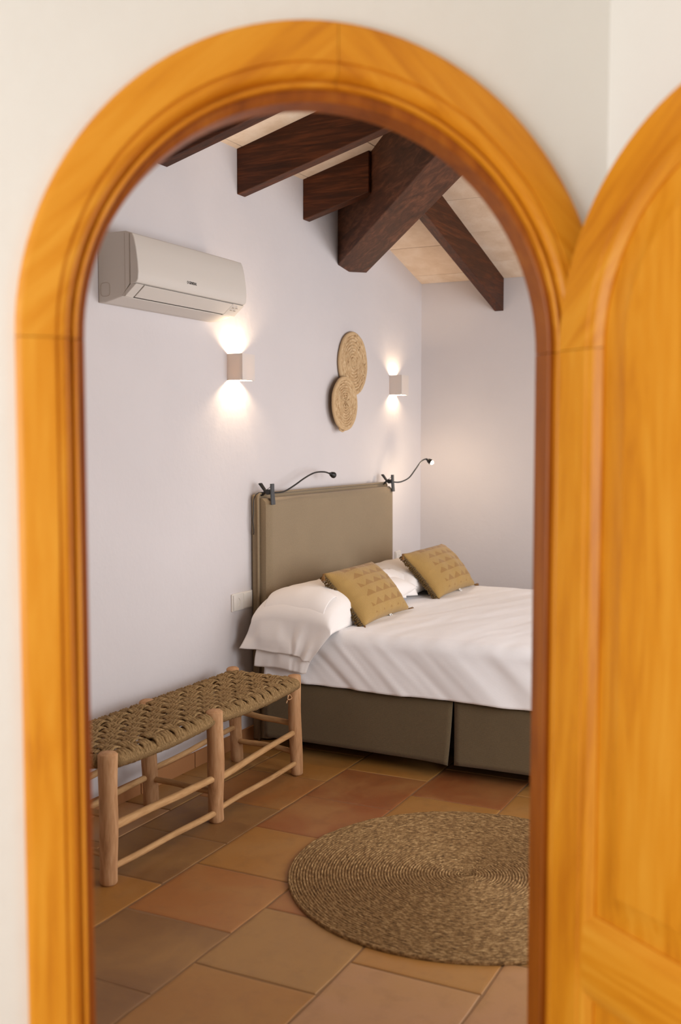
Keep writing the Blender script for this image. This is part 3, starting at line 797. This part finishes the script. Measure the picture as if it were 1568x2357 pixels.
# ------------------------------------------------------------------ clip-on reading lamps
def reading_lamp(x, neck, head_dir, lit, label, cord=None):
    t = thing('reading_lamp', label, 'lamp', (x, 2.655, 1.205), 'clip-on reading lamps')
    o = Vector((x, 2.655, 1.205))
    # front jaw lies on the padded face, rear jaw behind the top edge, handles spread above
    fj = MB()
    fj.add([( -.018, -.034, -.028), (.018, -.034, -.028), (.014, -.030, .03), (-.014, -.030, .03), (.012, -.030, .075), (-.012, -.030, .075),
            (-.018, -.026, -.028), (.018, -.026, -.028), (.014, -.020, .03), (-.014, -.020, .03), (.012, -.018, .075), (-.012, -.018, .075)],
           [(0, 1, 2, 3), (3, 2, 4, 5), (7, 6, 9, 8), (8, 9, 11, 10), (0, 6, 7, 1), (1, 7, 8, 2), (2, 8, 10, 4), (4, 10, 11, 5), (5, 11, 9, 3), (3, 9, 6, 0)])
    fj.build('front_jaw', M_GREYP, t, bevel=.002)
    rj = MB()
    rj.add([(-.014, .072, -.02), (.014, .072, -.02), (.012, .008, .035), (-.012, .008, .035), (.012, .040, .078), (-.012, .040, .078),
            (-.014, .078, -.02), (.014, .078, -.02), (.012, .018, .037), (-.012, .018, .037), (.012, .050, .074), (-.012, .050, .074)],
           [(0, 1, 2, 3), (3, 2, 4, 5), (7, 6, 9, 8), (8, 9, 11, 10), (0, 6, 7, 1), (1, 7, 8, 2), (2, 8, 10, 4), (4, 10, 11, 5), (5, 11, 9, 3), (3, 9, 6, 0)])
    rj.build('rear_jaw', M_BLACK, t, bevel=.002)
    MB().tube([(-.016, -.006, .034), (.016, -.006, .034)], .013, 12).build('pivot', M_BLACK, t, smooth=False, bevel=.001)
    MB().tube(crom([(0, .035, .062), (0, .015, .045), (0, -.004, .052), (0, -.020, .066)], 6), .0014, 6).build('spring', M_STEEL, t, smooth=True)
    pts = crom([Vector(p) - o for p in neck], 10)
    MB().tube(pts, .0042, 10).build('gooseneck', M_BLACK, t, smooth=True)
    e = Vector(neck[-1]) - o; hd = Vector(head_dir).normalized()
    sh = MB().tube([e - hd * .012, e, e + hd * .004, e + hd * .022, e + hd * .03], [.006, .0075, .013, .0175, .016], 16, caps=not lit)
    sh.build('lamp_head', M_BLACK, t, angle=40)
    if lit:
        b = MB().sphere(e + hd * .030, .0125, 16, 10).build('bulb', mat('glowing_bulb', (1, .9, .7), .4, emit=(1, .86, .62), estr=40), t, smooth=True)
        l = bpy.data.lights.new('reading_light', 'POINT'); l.energy = 3.2; l.color = (1, .80, .56); l.shadow_soft_size = .016
        lo = bpy.data.objects.new('reading_light', l); COL.objects.link(lo); lo.parent = t; lo.location = e + hd * .052
    else:
        MB().sphere(e + hd * .026, .012, 12, 8).build('bulb', mat('unlit_bulb', srgb(60, 58, 54), .3), t, smooth=True)
    if cord: MB().tube(crom([Vector(p) - o for p in cord], 8), .0022, 8).build('cord', M_BLACK, t, smooth=True)
    return t
reading_lamp(4.500, [(4.50, 2.640, 1.238), (4.56, 2.640, 1.234), (4.64, 2.640, 1.237), (4.75, 2.645, 1.262), (4.86, 2.645, 1.296), (4.97, 2.645, 1.320), (5.07, 2.64, 1.322), (5.14, 2.635, 1.309)],
             (.9, -.2, -.28), False, 'unlit black gooseneck reading lamp clipped to the left end of the headboard',
             [(4.50, 2.672, 1.238), (4.472, 2.70, 1.232), (4.450, 2.706, 1.20), (4.446, 2.706, 1.14), (4.440, 2.706, 1.10), (4.448, 2.706, 1.05), (4.455, 2.712, 1.03)])
reading_lamp(5.962, [(5.96, 2.636, 1.238), (5.99, 2.61, 1.233), (6.02, 2.585, 1.240), (6.06, 2.56, 1.262), (6.11, 2.54, 1.311), (6.15, 2.52, 1.357), (6.17, 2.50, 1.373), (6.185, 2.49, 1.368)],
             (.1, -.75, -.45), True, 'lit gooseneck reading lamp clipped to the right end of the headboard')

# ------------------------------------------------------------------ plaster wall sconces
def sconce(x, label, power):
    t = thing('wall_sconce', label, 'wall lamp', (x, YW, 1.838), 'plaster wall lamps')
    w, dp, h, th = .112, .085, .062, .007
    b = MB()     # front and sides, open above and below, a hair off the wall
    g0 = -.0018
    b.box((0, -dp, -h), (th, g0, h)).box((w - th, -dp, -h), (w, g0, h)).box((th, -dp, -h), (w - th, -dp + th, h))
    b.build('shade', M_SHADE, t)
    MB().box((.02, -.006, -.045), (w - .02, 0, .045)).build('mounting_plate', M_GYPSUM, t)
    MB().tube([(w / 2, -.046, -.014), (w / 2, -.046, .014)], .006, 10).build('bulb', mat('sconce_bulb', (1, .9, .75), .5, emit=(1, .80, .55), estr=20), t, smooth=True)
    MB().box((w / 2 - .006, -.046, -.006), (w / 2 + .006, -.006, .006)).build('lamp_holder', M_GYPSUM, t)
    for s in (-1, 1):
        l = bpy.data.lights.new('sconce_light', 'POINT'); l.energy = power; l.color = (1, .77, .52); l.shadow_soft_size = .012
        lo = bpy.data.objects.new('sconce_light', l); COL.objects.link(lo); lo.parent = t; lo.location = (w / 2, -.046, s * .028)
    return t
sconce(4.262, 'bright square plaster wall lamp under the air conditioner, glowing up and down', 5.8)
sconce(6.142, 'small square plaster wall lamp near the far corner, right of the baskets', 2.4)

# ------------------------------------------------------------------ air conditioner
ACX0, ACX1 = 3.335, 4.12
ac = thing('air_conditioner', 'white split air conditioner mounted high on the wall at the upper left', 'air conditioner', (ACX0, YW, 2.03))
AW = ACX1 - ACX0
def yz(pts): return [(y - YW, z - 2.03) for y, z in pts]
MB().prism(yz([(2.7345, 2.300), (2.60, 2.300), (2.578, 2.292), (2.580, 2.10), (2.620, 2.050), (2.70, 2.032), (2.7345, 2.032)]), 0, .0, AW).build('body', M_AC, ac, bevel=.004)
fp = [(2.577, 2.288), (2.566, 2.290), (2.556, 2.270), (2.547, 2.23), (2.540, 2.18), (2.537, 2.14), (2.540, 2.112), (2.548, 2.100), (2.577, 2.094)]
MB().prism(yz(fp), 0, -.002, AW + .002).build('front_panel', M_AC, ac, bevel=.003, angle=30)
lw = [(2.549, 2.096), (2.604, 2.050), (2.622, 2.052), (2.575, 2.098)]
MB().prism(yz(lw), 0, 0, .050).build('left_chin', M_AC, ac, bevel=.002)
MB().prism(yz(lw), 0, AW - .092, AW).build('right_chin', M_AC, ac, bevel=.002)
MB().prism(yz([(2.556, 2.096), (2.610, 2.052), (2.622, 2.056), (2.575, 2.098)]), 0, .050, AW - .092).build('air_slot', M_ACG, ac)
MB().prism(yz([(2.5495, 2.093), (2.599, 2.0525), (2.603, 2.056), (2.553, 2.097)]), 0, .054, AW - .096).build('louver', M_AC, ac, bevel=.0015)
# knock-out on the side, small display print
ko = [(-.036 + .022 * math.copysign(abs(math.cos(a)) ** .5, math.cos(a)), .052 + .026 * math.copysign(abs(math.sin(a)) ** .5, math.sin(a))) for a in [2 * PI * k / 24 for k in range(24)]]
MB().tube([(-.0005, y, z) for y, z in ko + ko[:1]], .0009, 6, False).build('knock_out', M_SOCKIN, ac)
MB().box((-.0006, -.1325, .022), (0, -.1315, .262)).build('seam', M_SOCKIN, ac)
for k in range(4):
    dx = AW - .078 + (k % 2) * .028; t_ = .3 + .22 * (k // 2)
    y = 2.549 + (2.604 - 2.549) * t_; z = 2.096 + (2.050 - 2.096) * t_
    o = MB().box((dx, -.0004, -.003), (dx + .016, .0006, .003)).build('display_print', M_SOCKIN, ac)
    o.location = (0, y - YW - .001, z - 2.03 - .0012); o.rotation_euler = (math.radians(-40), 0, 0)
def text_mesh(s, size):
    c = bpy.data.curves.new('lettering', 'FONT'); c.body = s; c.size = size; c.extrude = .0004; c.offset = .0002; c.space_character = 1.0
    o = bpy.data.objects.new('tmp', c); COL.objects.link(o)
    dg = bpy.context.evaluated_depsgraph_get(); dg.update()
    me = bpy.data.meshes.new_from_object(o.evaluated_get(dg)); bpy.data.objects.remove(o); return me
me = text_mesh('O GENERAL', .0135); me.materials.clear(); me.materials.append(M_INK)
lt = link('brand_lettering', me, ac); lt.location = (3.656 - ACX0, 2.5375 - YW - .0012, 2.136 - 2.03); lt.rotation_euler = (math.radians(90), 0, 0)
lt.scale = (.95, 1.15, 1)

# ------------------------------------------------------------------ coiled baskets on the wall
def coil(radius, pitch, hgt, seg, wob=0.0, seed=0, base=0.0):
    """spiral coil disc: the end of each turn runs on into the next ring; local z up; uv = (arc length, radius)"""
    sh = ((.0, .0), (.2, .75), (.5, 1.0), (.8, .75)) if seg > 200 else ((.0, .0), (.10, .6), (.28, .92), (.5, 1.0), (.72, .92), (.90, .6))
    n = int(radius / pitch); m_ = len(sh); prof = [((k + q) * pitch, base + hgt * h) for k in range(n) for q, h in sh]
    prof += [(n * pitch, base), (n * pitch - pitch * .1, 0)]; last = len(prof) - 2; v = []; f = []; luv = []
    for i, (r, h) in enumerate(prof):
        for k in range(seg):
            a = 2 * PI * k / seg; off = pitch * k / seg - (pitch if i >= last - m_ + 1 else 0) * (k / seg)
            rr = r * (1 + wob * nz(math.cos(a) * 1.7 + seed, math.sin(a) * 1.7, r * 3)) + off
            hh = h * (1 + .25 * nz(a * 14 + r * 80, r * 40, seed)) if h > base else h
            v.append((rr * math.cos(a), rr * math.sin(a), hh))
    for i in range(len(prof) - 1):
        ring = (i // m_ + .5) * pitch
        for k in range(seg):
            k2 = (k + 1) % seg; w = m_ if (k2 == 0 and i + 1 + m_ < last - m_ + 2) else 0
            f.append((i * seg + k, (i + w) * seg + k2, (i + 1 + w) * seg + k2, (i + 1) * seg + k))
            a0, a1 = 2 * PI * k / seg * ring, 2 * PI * (k + 1) / seg * ring; r0, r1 = prof[i][0], prof[i + 1][0]
            luv += [(a0 + i // m_ * 3.7, r0), (a1 + i // m_ * 3.7, r0), (a1 + i // m_ * 3.7, r1), (a0 + i // m_ * 3.7, r1)]
    m = MB().add(v, f); nf = len(f); m.sphere((pitch * .4, 0, base), pitch * 1.3, 10, 6, (1, 1, (hgt * .9) / (pitch * 1.3)))
    me = m.mesh('coil', [], True, False); l = me.uv_layers.new(name='UVMap')
    for p in me.polygons:
        for q, li in enumerate(p.loop_indices): l.data[li].uv = luv[p.index * 4 + q] if p.index < nf else (.01 * q, .005)
    return me
def basket(x, z, r, y, label, seed, star):
    t = thing('wall_basket', label, 'basket', None, 'coiled baskets on the wall', None, Matrix.Translation((x, y, z)) @ Matrix.Rotation(math.radians(90), 4, 'X'))
    me = coil(r, r / 10.0, .012, 128, .03, seed, base=.005); me.materials.append(M_PALM); link('coil', me, t)
    rim = MB(); pts = [((r * 1.0 + .003 * nz(a * 2, seed)) * math.cos(a), (r + .003 * nz(a * 2, seed)) * math.sin(a), .009 + .002 * nz(a * 5, 3)) for a in [2 * PI * k / 60 for k in range(61)]]
    rim.tube(pts, .0095, 8, False).build('rim', M_PALM, t, smooth=True)
    MB().tube([(r * .95 * math.cos(a), r * .95 * math.sin(a), .001) for a in [2 * PI * k / 24 for k in range(25)]], .004, 6, False).build('back_ring', M_PALM, t, smooth=True)
    if star:
        for k in range(7):
            a = 2 * PI * k / 7 + .2; c = Vector((0, .012, .019))
            MB().tube([c, c + Vector((math.cos(a), math.sin(a), 0)) * .03, c + Vector((math.cos(a + .1), math.sin(a + .1), -.08)) * .055], [.003, .0035, .002], 6).build('stitch', M_PALM, t, smooth=True)
        MB().tube(crom([(-.07, -r * .97, .01), (-.075, -r * .95 - .012, .016), (-.05, -r * .97 - .016, .02), (-.02, -r - .006, .016)], 6), .005, 8).build('tail_end', M_PALM, t, smooth=True)
    else:
        for k in range(18):
            a = random.uniform(0, 2 * PI); q = random.uniform(.35, .95) * r
            MB().tube([(q * math.cos(a), q * math.sin(a), .018), ((q + .012) * math.cos(a + .03), (q + .012) * math.sin(a + .03), .019)], .003, 5).build('stitch', M_PALM, t, smooth=True)
    return t
basket(5.592, 1.936, .176, YW - .004, 'larger coiled palm basket, upper of the two on the wall', 2, False)
basket(5.425, 1.700, .146, YW - .034, 'smaller coiled palm basket with a star centre, lower of the two', 6, True)

# ------------------------------------------------------------------ sockets
def socket(x, z, two, label):
    t = thing('power_socket', label, 'socket', (x, YW, z), 'wall sockets')
    def gang(dx, recess):
        if recess:
            # plate with a round well
            m = MB(); n = 24; h = .038; r = .0205; ring = []
            for k in range(n):
                a = 2 * PI * k / n; c, s_ = math.cos(a), math.sin(a); q = h / max(abs(c), abs(s_)); ring.append((c * q, s_ * q, c * r, s_ * r))
            v = [(dx + a, -.012, b) for a, b, _, _ in ring] + [(dx + c, -.012, d_) for _, _, c, d_ in ring] + [(dx + c * .95, -.002, d_ * .95) for _, _, c, d_ in ring]
            f = []
            for k in range(n):
                k2 = (k + 1) % n; f.append((k, k2, n + k2, n + k)); f.append((n + k, n + k2, 2 * n + k2, 2 * n + k))
            f.append(tuple(2 * n + k for k in range(n)))
            p = m.add(v, f).build('cover_plate', M_SOCK, t)
            MB().tube([(dx, -.0024, 0), (dx, -.0030, 0)], .0188, 20).build('well', M_SOCKIN, p)
            for s_ in (-1, 1): MB().tube([(dx + s_ * .0095, -.003, 0), (dx + s_ * .0095, -.0036, 0)], .0026, 10).build('contact_hole', M_BLACK, p)
            for s_ in (-1, 1): MB().box((dx - .003, -.008, s_ * .018 - .0025), (dx + .003, -.002, s_ * .018 + .0025)).build('earth_clip', M_STEEL, p)
        else:
            MB().box((dx - .037, -.0135, -.037), (dx + .037, -.008, .037)).build('blank_plate', M_SOCK, t, bevel=.0015)
    if two:
        MB().box((-.092, -.0095, -.042), (.092, 0, .042)).build('frame', M_SOCK, t, bevel=.002)
        gang(-.046, True); gang(.044, False)
    else:
        MB().box((-.043, -.0095, -.043), (.043, 0, .043)).build('frame', M_SOCK, t, bevel=.002); gang(0, True)
    return t
socket(4.372, .711, True, 'double ivory wall socket just left of the headboard')
socket(6.275, .732, False, 'small ivory wall socket right of the headboard above the pillow')

# ------------------------------------------------------------------ bench: log legs, rungs, woven rush seat
bench = thing('bench', 'low log bench with a woven rush seat against the wall', 'bench', (3.42, 2.42, 0))
BO = Vector((3.42, 2.42, 0))
def log(pa, pb, ra, rb, name, m, seed, dome=True, bow=0.0, n=12, wob=.0035):
    pa = Vector(pa) - BO; pb = Vector(pb) - BO; ax = pb - pa; L_ = ax.length
    M = frame_mat(pa, ax.cross(Vector((0, 1, .01))) if abs(ax.normalized().y) < .9 else ax.cross(Vector((0, 0, 1))), Vector((0, 0, 0)) + (ax.cross(ax.cross(Vector((0, 1, .01)))) if abs(ax.normalized().y) < .9 else ax.cross(ax.cross(Vector((0, 0, 1))))))
    k = 14; pts = []; rad = []
    for i in range(k + 1):
        t = i / k
        pts.append((wob * nz(t * 2.2 + seed, 1.5), wob * nz(t * 2.2 + seed, 7.5) + bow * math.sin(PI * t), t * L_))
        rad.append((ra + (rb - ra) * t) * (1 + .10 * nz(t * 3 + seed, 4.2)))
    if dome:
        pts.insert(0, (pts[0][0], pts[0][1], pts[0][2])); rad.insert(0, rad[0] * .80); pts[1] = (pts[1][0], pts[1][1], .008)
        pts.append((pts[-1][0], pts[-1][1], L_)); rad.append(rad[-1] * .86); pts[-2] = (pts[-2][0], pts[-2][1], L_ - .005)
    b = MB().tube(pts, rad, n)
    o = b.build(name, m, bench, angle=60)
    z = ax.normalized(); x = z.orthogonal().normalized(); y = z.cross(x)
    o.matrix_local = Matrix(((x.x, y.x, z.x, pa.x), (x.y, y.y, z.y, pa.y), (x.z, y.z, z.z, pa.z), (0, 0, 0, 1)))
    return o
YFt, YRr = 2.262, 2.578
LEGS = {'f0': ((2.768, YFt, 0), (2.764, YFt - .006, .452)), 'f1': ((3.426, YFt, 0), (3.385, YFt - .02, .452)), 'f2': ((4.073, YFt, 0), (4.075, YFt + .012, .45)),
        'r0': ((2.775, YRr + .01, 0), (2.770, YRr, .45)), 'r1': ((3.452, YRr + .02, 0), (3.40, YRr - .005, .45)), 'r2': ((4.13, YRr + .03, 0), (4.065, YRr + .012, .452))}
LR_ = {'f0': (.031, .033), 'f1': (.031, .034), 'f2': (.028, .031), 'r0': (.03, .033), 'r1': (.032, .034), 'r2': (.030, .030)}
for i, k in enumerate(LEGS): log(LEGS[k][0], LEGS[k][1], LR_[k][0], LR_[k][1], 'leg', M_LOG, i * 3.1 + 1)
def lat(k, z):
    a, b = Vector(LEGS[k][0]), Vector(LEGS[k][1]); return a.lerp(b, z / .45)
def rung(ka, za, kb, zb, r0, r1, seed, bow=0.0): log(lat(ka, za), lat(kb, zb), r0, r1, 'rung', M_LOGX, seed, False, bow, 9, .007)
rung('f0', .195, 'f1', .178, .0165, .0145, 2); rung('f1', .175, 'f2', .200, .0145, .0125, 5)
rung('f0', .050, 'f1', .043, .0120, .0130, 9); rung('f1', .045, 'f2', .058, .0115, .0115, 12, .012)
rung('r0', .215, 'r1', .255, .012, .014, 15); rung('r1', .325, 'r2', .30, .016, .013, 18)
rung('r0', .115, 'r1', .130, .013, .013, 21); rung('r1', .150, 'r2', .170, .012, .012, 24)
rung('f0', .235, 'r0', .235, .012, .012, 27); rung('f2', .232, 'r2', .240, .014, .012, 30)
rung('f0', .10, 'r0', .11, .012, .012, 33); rung('f2', .104, 'r2', .104, .013, .012, 36)
rung('f1', .12, 'r1', .12, .012, .012, 39)
# seat rails wrapped with rush
SZ = .418
def wrap(pa, pb, r, seed, name='wrapped_rail'):
    pa = Vector(pa) - BO; pb = Vector(pb) - BO; ax = pb - pa; L_ = ax.length; t = ax.normalized()
    up = Vector((0, 0, 1)); sd = t.cross(up).normalized(); up = sd.cross(t); k = int(L_ / .0032); n = 12; v = []; uv = []
    for i in range(k + 1):
        q = i / k; rr = r * (1 + .075 * math.cos(2 * PI * q * L_ / .0105) + .07 * nz(q * L_ * 7, seed) + .05 * nz(q * L_ * 40, seed))
        dz = -.012 * math.sin(PI * q)
        for j in range(n):
            a = 2 * PI * j / n; c = pa + ax * q + up * (math.sin(a) * rr * .92 + dz) + sd * math.cos(a) * rr * 1.12
            v.append(c); uv.append((a * r * 1.2, q * L_))
    f = [(i * n + j, i * n + (j + 1) % n, (i + 1) * n + (j + 1) % n, (i + 1) * n + j) for i in range(k) for j in range(n)]
    f.append(tuple(range(n))[::-1]); f.append(tuple(k * n + j for j in range(n)))
    me = MB().add(v, f).mesh(name, M_RUSH, True); l = me.uv_layers.new(name='UVMap')
    for p in me.polygons:
        for li in p.loop_indices: l.data[li].uv = uv[me.loops[li].vertex_index]
    return link(name, me, bench)
FX = [2.768, 3.393, 4.075]
for i in range(2):
    wrap((FX[i] + .028, YFt - .008, SZ), (FX[i + 1] - .028, YFt - .008, SZ), .027, i * 9.1)
    wrap((FX[i] + .028, YRr + .002, SZ), (FX[i + 1] - .028, YRr + .002, SZ), .025, i * 5.3 + 40)
wrap((2.766, YFt + .026, SZ), (2.766, YRr - .026, SZ), .026, 77); wrap((4.078, YFt + .03, SZ), (4.078, YRr - .02, SZ), .026, 88)
# woven strands: each band is three twisted cords side by side
def strand(path, width, up, seed, uvo):
    n = len(path); m = MB(); cross = []; nc = 3
    for c in range(nc):
        c0 = -1 + 2 * (c + .5) / nc
        for j in range(5):
            a = PI * j / 4; cross.append((c0 + math.cos(PI - a) / nc, math.sin(a)))
    cross.append((1, -.5)); cross.append((-1, -.5)); k = len(cross); v = []; uv = []; s = 0
    for i, p in enumerate(path):
        t = (path[min(i + 1, n - 1)] - path[max(i - 1, 0)]).normalized(); sd = up.cross(t).normalized(); u2 = t.cross(sd)
        if i: s += (p - path[i - 1]).length
        w = width * (1 + .10 * nz(s * 9, seed)); off = .0035 * nz(s * 5, seed + 20)
        for x, h in cross:
            v.append(p + sd * (x * w / 2 + off) + u2 * (h * .0055 * (1 + .3 * nz(s * 45, x * 3 + seed)))); uv.append((s + seed * .37, x * width / 2 + seed))
    f = [(i * k + j, i * k + (j + 1) % k, (i + 1) * k + (j + 1) % k, (i + 1) * k + j) for i in range(n - 1) for j in range(k)]
    me = m.add(v, f).mesh('rush_strand', M_RUSH, True); l = me.uv_layers.new(name='UVMap')
    for p in me.polygons:
        for li in p.loop_indices: l.data[li].uv = uv[me.loops[li].vertex_index]
    return link('rush_strand', me, bench)
XA0, XB0 = 2.800, 4.045; YA0, YB0_ = YFt + .010, YRr - .012
NX, NY = 20, 7
px_ = (XB0 - XA0) / NX; py_ = (YB0_ - YA0) / NY; ZT = SZ + .024; AMP = .0105
def sag(x, y):
    u = (x - XA0) / (XB0 - XA0); w = (y - YA0) / (YB0_ - YA0); return -.012 * math.sin(PI * min(1, max(0, u * 2 if u < .5 else (u - .5) * 2))) * math.sin(PI * min(1, max(0, w))) - .002
UP = Vector((0, 0, 1))
for j in range(NY):      # lengthwise bands
    y = YA0 + (j + .5) * py_; path = []
    for i in range(NX * 6 + 1):
        q = i / 6; x = XA0 + q * px_; x = min(max(x, XA0), XB0)
        ph = math.cos(PI * (q - .5)) * (1 if j % 2 == 0 else -1)
        yy = y + .006 * nz(x * 5, j * 3.1)
        path.append(Vector((x, yy, ZT + sag(x, y) + AMP * math.sin(PI * (q)) * (1 if j % 2 == 0 else -1))) - BO)
    path = [path[0] + Vector((-.024, 0, -.004))] + path + [path[-1] + Vector((.024, 0, -.004))]
    strand(path, py_ * .86, UP, j * 1.7 + 3, 0)
for i in range(NX):      # cross bands, running over the long rails
    x = XA0 + (i + .5) * px_; path = []
    for j in range(NY * 6 + 1):
        q = j / 6; y = YA0 + q * py_
        path.append(Vector((x + .010 * nz(i * 2.3, y * 6), y, ZT + sag(x, y) - AMP * math.sin(PI * q) * (1 if i % 2 == 0 else -1))) - BO)
    path = [path[0] + Vector((0, -.046, -.026)), path[0] + Vector((0, -.036, -.004)), path[0] + Vector((0, -.018, .004))] + path + [path[-1] + Vector((0, .02, .004)), path[-1] + Vector((0, .036, -.012))]
    strand(path, px_ * .74, UP, i * 1.3 + 60, 0)
# loose rope end by the near right leg and a scrap under the left end
MB().tube(crom([Vector((4.03, 2.30, .395)) - BO, Vector((4.035, 2.285, .37)) - BO, Vector((4.02, 2.275, .352)) - BO, Vector((4.045, 2.27, .352)) - BO, Vector((4.04, 2.28, .368)) - BO, Vector((4.015, 2.28, .335)) - BO], 6), .003, 6).build('rope_end', M_LOG, bench, smooth=True)

# ------------------------------------------------------------------ round seagrass rug
me = coil(.6225, .0104, .0058, 300, .006, 3, base=.006); me.materials.append(M_SEAGRASS)
rug = link('rug', me); rug.location = (3.358, 1.20, .0005)
tag(rug, 'round coiled seagrass rug on the terracotta tiles before the bed', 'rug')
